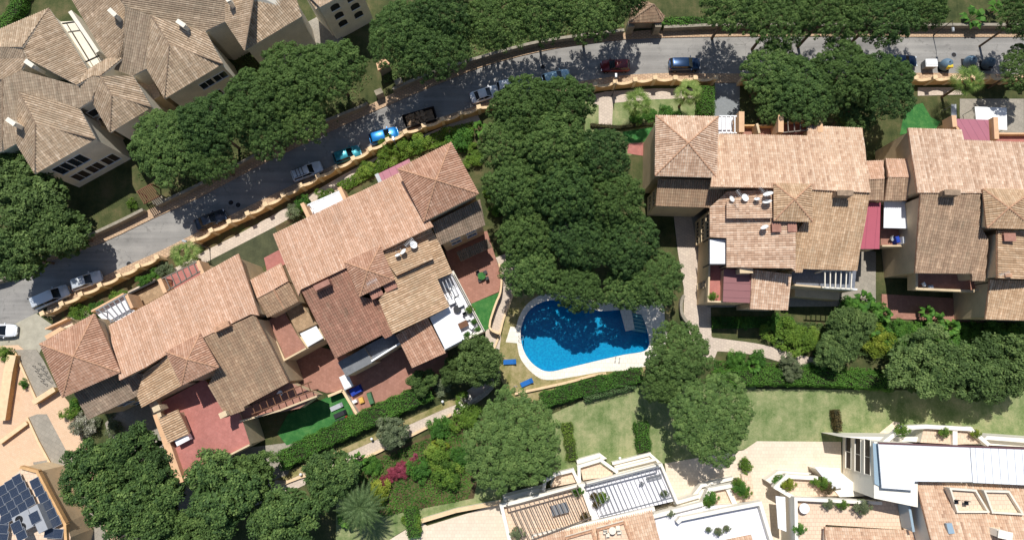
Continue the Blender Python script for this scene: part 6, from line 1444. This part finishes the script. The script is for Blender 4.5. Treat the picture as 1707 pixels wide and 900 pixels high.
for x,y,l,mats in [(561,678,'light grey sun bed on the artificial turf','lightmetal'),(567,690,'dark sun bed in the middle of the turf','dark'),(570,700,'dark sun bed with a red cushion at the turf edge','dark')]:
    q=P(x,y,.4); root=thing('sun_bed',l,'sun bed',(q.x,q.y,0),.42,'sun beds on the artificial turf'); m_=MB(); m_.box((0,0,.32),(1.8,.62,.1)); m_.build('mattress',M[mats],root); m_=MB(); m_.bar((.55,0,.4),(.95,0,.62),.6,.08); m_.build('backrest',M['red_fabric' if 'red' in l else mats],root)
    for a in(-.75,.75):
        for b in(-.25,.25): m_=MB(); m_.tube((a,b,0),(a,b,.3),.03,.03,5); m_.build('leg',M['grey'],root)
K6=thing('parasol_table','white garden canopy at the corner of the terracotta patio','canopy',(P(577,636,2.2).x,P(577,636,2.2).y,0),.45); m_=MB(); m_.box((0,0,2.2),(1.3,1.9,.1),0,0,.85); m_.build('canopy_top',M['white'],K6); 
for a in(-.55,.55):
    for b in (-.85,.85): m_=MB(); m_.tube((a,b,0),(a,b,2.15),.04,.04,6); m_.build('post',M['white'],K6)
# well-like stone feature on the path bend
st=thing('stone_planter','pale stone planter with a white rim at the bend of the garden path','planter',(P(776,667,.5).x,P(776,667,.5).y,0)); m_=MB(); m_.lathe((0,0,0),[(.9,0),(1.0,.7),(.98,.8),(.7,.8),(.66,.5)],14); m_.build('basin',M['wall_cream'],st); m_=MB(); 
for i in range(7): a=i*.9; m_.box((math.cos(a)*.35,math.sin(a)*.35,.66),(.35,.25,.3),a,0,.6)
m_.build('stones',M['wall_stone'],st)
# drying rack, laundry on balconies
chair(1487,398,4.65,1,'grey chair on the small balcony between the right flats','lightmetal'); cover(1497,399,4.65,.6,1.0,1.0,.2,'blue_tarp','laundry_rack','blue laundry on the small balcony between the right flats','laundry'); cover(1508,400,4.65,.5,1.1,1.1,0,'white','storage_cabinet','white cabinet at the corner of the small balcony','cabinet')
chair(1540,474,4.65,2,'white chair on the long terrace of the right flats','white'); cover(1552,478,4.65,.8,.5,.5,.1,'lightmetal','storage_box','pale storage box on the long terrace of the right flats','box')
# satellite dishes
def dish(px,py,z,rz,label,r=.5,el=35):
    q=P(px,py,z+.6); root=thing('satellite_dish',label,'satellite dish',(q.x,q.y,z),rz,'satellite dishes on the roofs'); m_=MB(); m_.tube((0,0,-.3),(0,0,.7),.03,.03,6); m_.build('mast',M['grey'],root)
    m_=MB(); n=18; rot=Matrix.Rotation(R(90-el),4,'Y'); vs=[];rings=[(0.02,-.0),(.5,.03),(1,.12)]
    for a,b in rings:
        for i in range(n): th=6.2832*i/n; v=rot@Vector((a*r*math.cos(th),a*r*math.sin(th),b*2*r)); vs.append(v+Vector((.08,0,.72)))
    fs=[(k*n+i,k*n+(i+1)%n,(k+1)*n+(i+1)%n,(k+1)*n+i) for k in range(2) for i in range(n)]; fs.append(tuple(range(n-1,-1,-1))); m_.add(vs,fs); m_.build('dish',M['white'],root)
    m_=MB(); m_.tube((.08,0,.45),(.62,0,.85),.015,.015,5); m_.box((.62,0,.87),(.1,.08,.08)); m_.build('receiver_arm',M['grey'],root)
for x,y,z,rz,l,r,e in [(1281,326,10.8,2.0,'white satellite dish beside the small hipped tower, upper of the pair',.62,30),(1279,339,10.6,1.9,'white satellite dish beside the small hipped tower, lower of the pair',.58,30),(1275,381,9.9,2.1,'single white satellite dish below the raised tile strip',.5,30),(1262,334,10.3,1.8,'small satellite dish left of the dish pair',.38,40),
 (1240,331,9.8,.6,'satellite dish seen edge on at the middle of the raised strip',.5,70),(1218,333,9.4,.5,'leftmost small satellite dish on the cream flats',.4,60),(674,421,10.2,2.4,'satellite dish on the raised tile strip below the clerestory',.45,40),(688,409,9.9,.4,'satellite dish nearest the clerestory wall',.5,60),(664,427,10.2,2.0,'small satellite dish at the left of the roof cluster',.35,40)]: dish(x,y,z,rz,l,r,e)
# roof aerials
def aerial(px,py,z,rz,label):
    q=P(px,py,z+1.6); root=thing('roof_aerial',label,'aerial',(q.x,q.y,z),rz,'roof aerials'); m_=MB(); m_.tube((0,0,-.3),(0,0,1.8),.025,.02,5); m_.build('mast',M['grey'],root); m_=MB(); m_.bar((-.7,0,1.7),(.7,0,1.7),.03,.03)
    for i in range(7): m_.bar((-.6+i*.2,-.28,1.71),(-.6+i*.2,.28,1.71),.02,.02)
    m_.build('antenna',M['lightmetal'],root)
aerial(682,404,9.8,.8,'thin roof aerial above the dish cluster of the middle-left flats'); aerial(1272,320,10.8,2.2,'thin roof aerial above the pair of dishes'); aerial(1233,325,10.4,2.1,'thin roof aerial left of the small dish'); aerial(620,470,12,.5,'thin roof aerial on the small hipped tower'); aerial(1674,456,10,.3,'thin roof aerial on the right flats')
# ================================================================ SOLAR PANELS
t=NT('solar_cell'); uvn=t.n('ShaderNodeNewGeometry'); mp=t.n('ShaderNodeTexCoord'); br=t.n('ShaderNodeTexBrick'); t.l(mp.outputs['Object'],br.inputs['Vector']); br.offset=0; br.inputs['Scale'].default_value=1; br.inputs['Brick Width'].default_value=.16; br.inputs['Row Height'].default_value=.16; br.inputs['Mortar Size'].default_value=.006
br.inputs['Color1'].default_value=srgb(38,48,66); br.inputs['Color2'].default_value=srgb(44,54,72); br.inputs['Mortar'].default_value=srgb(96,104,116); t.l(br.outputs[0],t.b.inputs['Base Color']); t.b.inputs['Roughness'].default_value=.12; t.b.inputs['Specular IOR Level'].default_value=.6; M['solar']=t.m
def panel(px,py,w,d,rz,label,z=5.6,tilt=4):
    q=P(px,py,z); root=thing('solar_panel',label,'solar panel',(q.x,q.y,z),0,'solar panels on the flat roof'); root.rotation_euler=(R(-tilt),0,rz)
    m_=MB(); m_.box((0,0,0),(w,d,.045)); m_.build('frame',M['lightmetal'],root); m_=MB(); m_.box((0,0,.026),(w-.07,d-.07,.008)); m_.build('cells',M['solar'],root)
    m_=MB(); [m_.box((sx*w*.35,sy*d*.35,-.27),(.05,.05,.5)) for sx in(-1,1) for sy in(-1,1)]; m_.build('feet',M['grey'],root)
cols=['right hand','middle','left hand']; rows=['topmost','second','third','fourth']
sc=P(21,796,5.6)-P(9,804.8,5.6); pw=(P(12.3,0,5.6)-P(0,8.6,5.6)).length; pd=(P(7,12.2,5.6)-P(0,0,5.6)).length; rzp=math.atan2(8.6,12.3)*.82
for i in range(4):
    for j in range(4):
        x=27+(-12.4)*i+7*j+2; y=799+8.8*i+12.1*j
        if x<-8: continue
        panel(x,y,pw*.95,pd*.95,rzp,f"{rows[j]} solar panel of the {(cols+['outermost left'])[i]} column in the main grid")
for k,(x,y) in enumerate([(59,805),(65,817),(72,829),(79,842),(86,856),(93,869)]): panel(x,y,pw*1.0,pd*.95,rzp,['topmost','second','third','fourth','fifth','lowest'][k]+' solar panel of the single column beside the roof edge')
for k,(x,y) in enumerate([(82,888),(97,889),(8,866),(6,881),(6,893)]): panel(x,y,pw*.98,pd*.9,-.05,['bottom row solar panel beside the white machine, left','bottom row solar panel beside the white machine, right','solar panel at the left edge, upper','solar panel at the left edge, middle','solar panel at the left edge, lowest'][k])
for k,(x,y) in enumerate([(28,878),(35,890),(58,862)]): panel(x,y,pw*1.05,pd*1.1,rzp,['raised glossy solar panel left of the fans, upper','raised glossy solar panel left of the fans, lower','raised glossy solar panel right of the fans'][k],z=6.6)
hv=thing('ventilation_unit','grey roof ventilation unit with two black fans among the solar panels','ventilation unit',(P(42,868,6).x,P(42,868,6).y,5.02),rzp)
m_=MB(); m_.box((0,0,.7),(2.2,2.2,1.3)); m_.box((1.9,-.6,.8),(1.2,3.4,1.5)); m_.build('casing',M['lightmetal'],hv)
for s in(-.5,.5): m_=MB(); m_.lathe((-.3,s,1.35),[(.45,0),(.45,.12),(.4,.12),(.38,.05)],18); fo=m_.build('fan',M['dark'],hv); m_=MB(); [m_.bar((-.3,s,1.45),(-.3+.36*math.cos(a),s+.36*math.sin(a),1.45),.1,.02) for a in [i*1.2566 for i in range(5)]]; m_.build('fan_blades',M['iron'],fo)
# bicycle stands / frames on the parking strip
for i in range(4):
    for k in range(2):
        q=P(60+k*9+i*4.6,612+i*8.5-k*4,.4); root=thing('bicycle_rack',['','','',''][0]+f"{['first','second','third','fourth'][i]} {['left','right'][k]} metal bicycle rack of the grey parking strip from the top",'bicycle rack',(q.x,q.y,0),-.6,'bicycle racks on the parking strip'); m_=MB()
        for a,b in (((-.35,0,0),(-.35,0,.75)),((-.35,0,.75),(.35,0,.75)),((.35,0,.75),(.35,0,0))): m_.tube(a,b,.03,.03,6)
        m_.build('hoop',M['iron'],root)

# ================================================================ ROAD DETAILS
def manhole(px,py,label):
    q=P(px,py,0); root=thing('manhole_cover',label,'manhole cover',(q.x,q.y,0),0,'manhole covers in the road'); m_=MB(); m_.tube((0,0,0.0),(0,0,.03),.42,.42,20); m_.build('rim',M['grey'],root); m_=MB(); m_.tube((0,0,.005),(0,0,.036),.34,.34,20); m_.build('lid',M['iron'],root)
manhole(385,338,'manhole cover upper right of the dark grey saloon'); manhole(397,342,'second manhole cover beside the one near the dark grey saloon'); manhole(905,112,'manhole cover in the shade above the ice blue car'); manhole(1590,92,'manhole cover in the sun above the waste containers'); manhole(215,440,'manhole cover at the edge of the tree shade near the left of the road')

q=P(700,197,.8); sk2=thing('rubble_skip','open skip full of brown rubble parked between the blue hatchback and the white saloon','skip',(q.x,q.y,0),R(17))
m_=MB()
for sy in (-1,1): m_.add([(-2.1,sy*.85,.15),(2.1,sy*.85,.15),(2.4,sy*1.0,1.2),(-2.4,sy*1.0,1.2),(-2.1,sy*.79,.15),(2.1,sy*.79,.15),(2.4,sy*.93,1.2),(-2.4,sy*.93,1.2)],[(0,1,2,3),(7,6,5,4),(3,2,6,7),(0,3,7,4),(1,5,6,2)])
for sx in (-1,1): m_.add([(sx*2.1,-.85,.15),(sx*2.1,.85,.15),(sx*2.4,1.0,1.2),(sx*2.4,-1.0,1.2),(sx*2.02,-.8,.15),(sx*2.02,.8,.15),(sx*2.32,.95,1.2),(sx*2.32,-.95,1.2)],[(0,1,2,3),(7,6,5,4),(3,2,6,7)])
m_.box((0,0,.12),(4.3,1.72,.06)); m_.build('body',M['iron'],sk2)
m_=MB(); rng=random.Random(4)
m_.box((0,0,.5),(4.0,1.6,.5))
for i in range(90): x=rng.uniform(-1.9,1.0); y=rng.uniform(-.75,.75); m_.box((x,y,.78+.22*math.cos(x*.8)+rng.uniform(0,.12)),(rng.uniform(.15,.5),rng.uniform(.1,.35),rng.uniform(.1,.25)),rng.random()*3)
m_.build('rubble',plain('rubble',srgb(146,122,96),.95,var=.35,scale=3),sk2)

ground_plants([(1185,528),(1320,528),(1325,545),(1185,548)],'hedge',3500,.22,.8,31,'undergrowth','',kind='stuff')
ground_plants([(1400,500),(1470,505),(1475,535),(1640,538),(1707,540),(1707,575),(1400,575)],'hedge',12000,.26,1.3,32,'undergrowth','',kind='stuff')
for x,y,r,l,m,h in [(1500,548,17,'dark bush below the right terrace beside the broad leaved plants','hedge',1.8),(1525,572,18,'green bush below the middle of the right terrace','bright',2.0),(1625,552,18,'dark bush at the foot of the right flats','hedge',2.0),(1695,556,18,'dark bush at the right edge under the tiled eave','hedge',2.0),(1415,505,15,'bush in the gap between the two right flats','hedge',2.2),(1240,536,11,'small bush in the shade below the maroon sheet roof','hedge',1.2),(1290,540,13,'bush in the shade below the tiled corner roof','hedge',1.4)]:
    bush(x,y,r,l,m,h)
for x,y,r,l in [(1545,520,15,'broad leaved plant on the shaded terracotta patio'),(1425,520,17,'broad leaved plant left of the two tall ones between the right flats'),(1455,545,18,'low broad leaved plant above the yellow green shrub')]: banana(x,y,r,l)
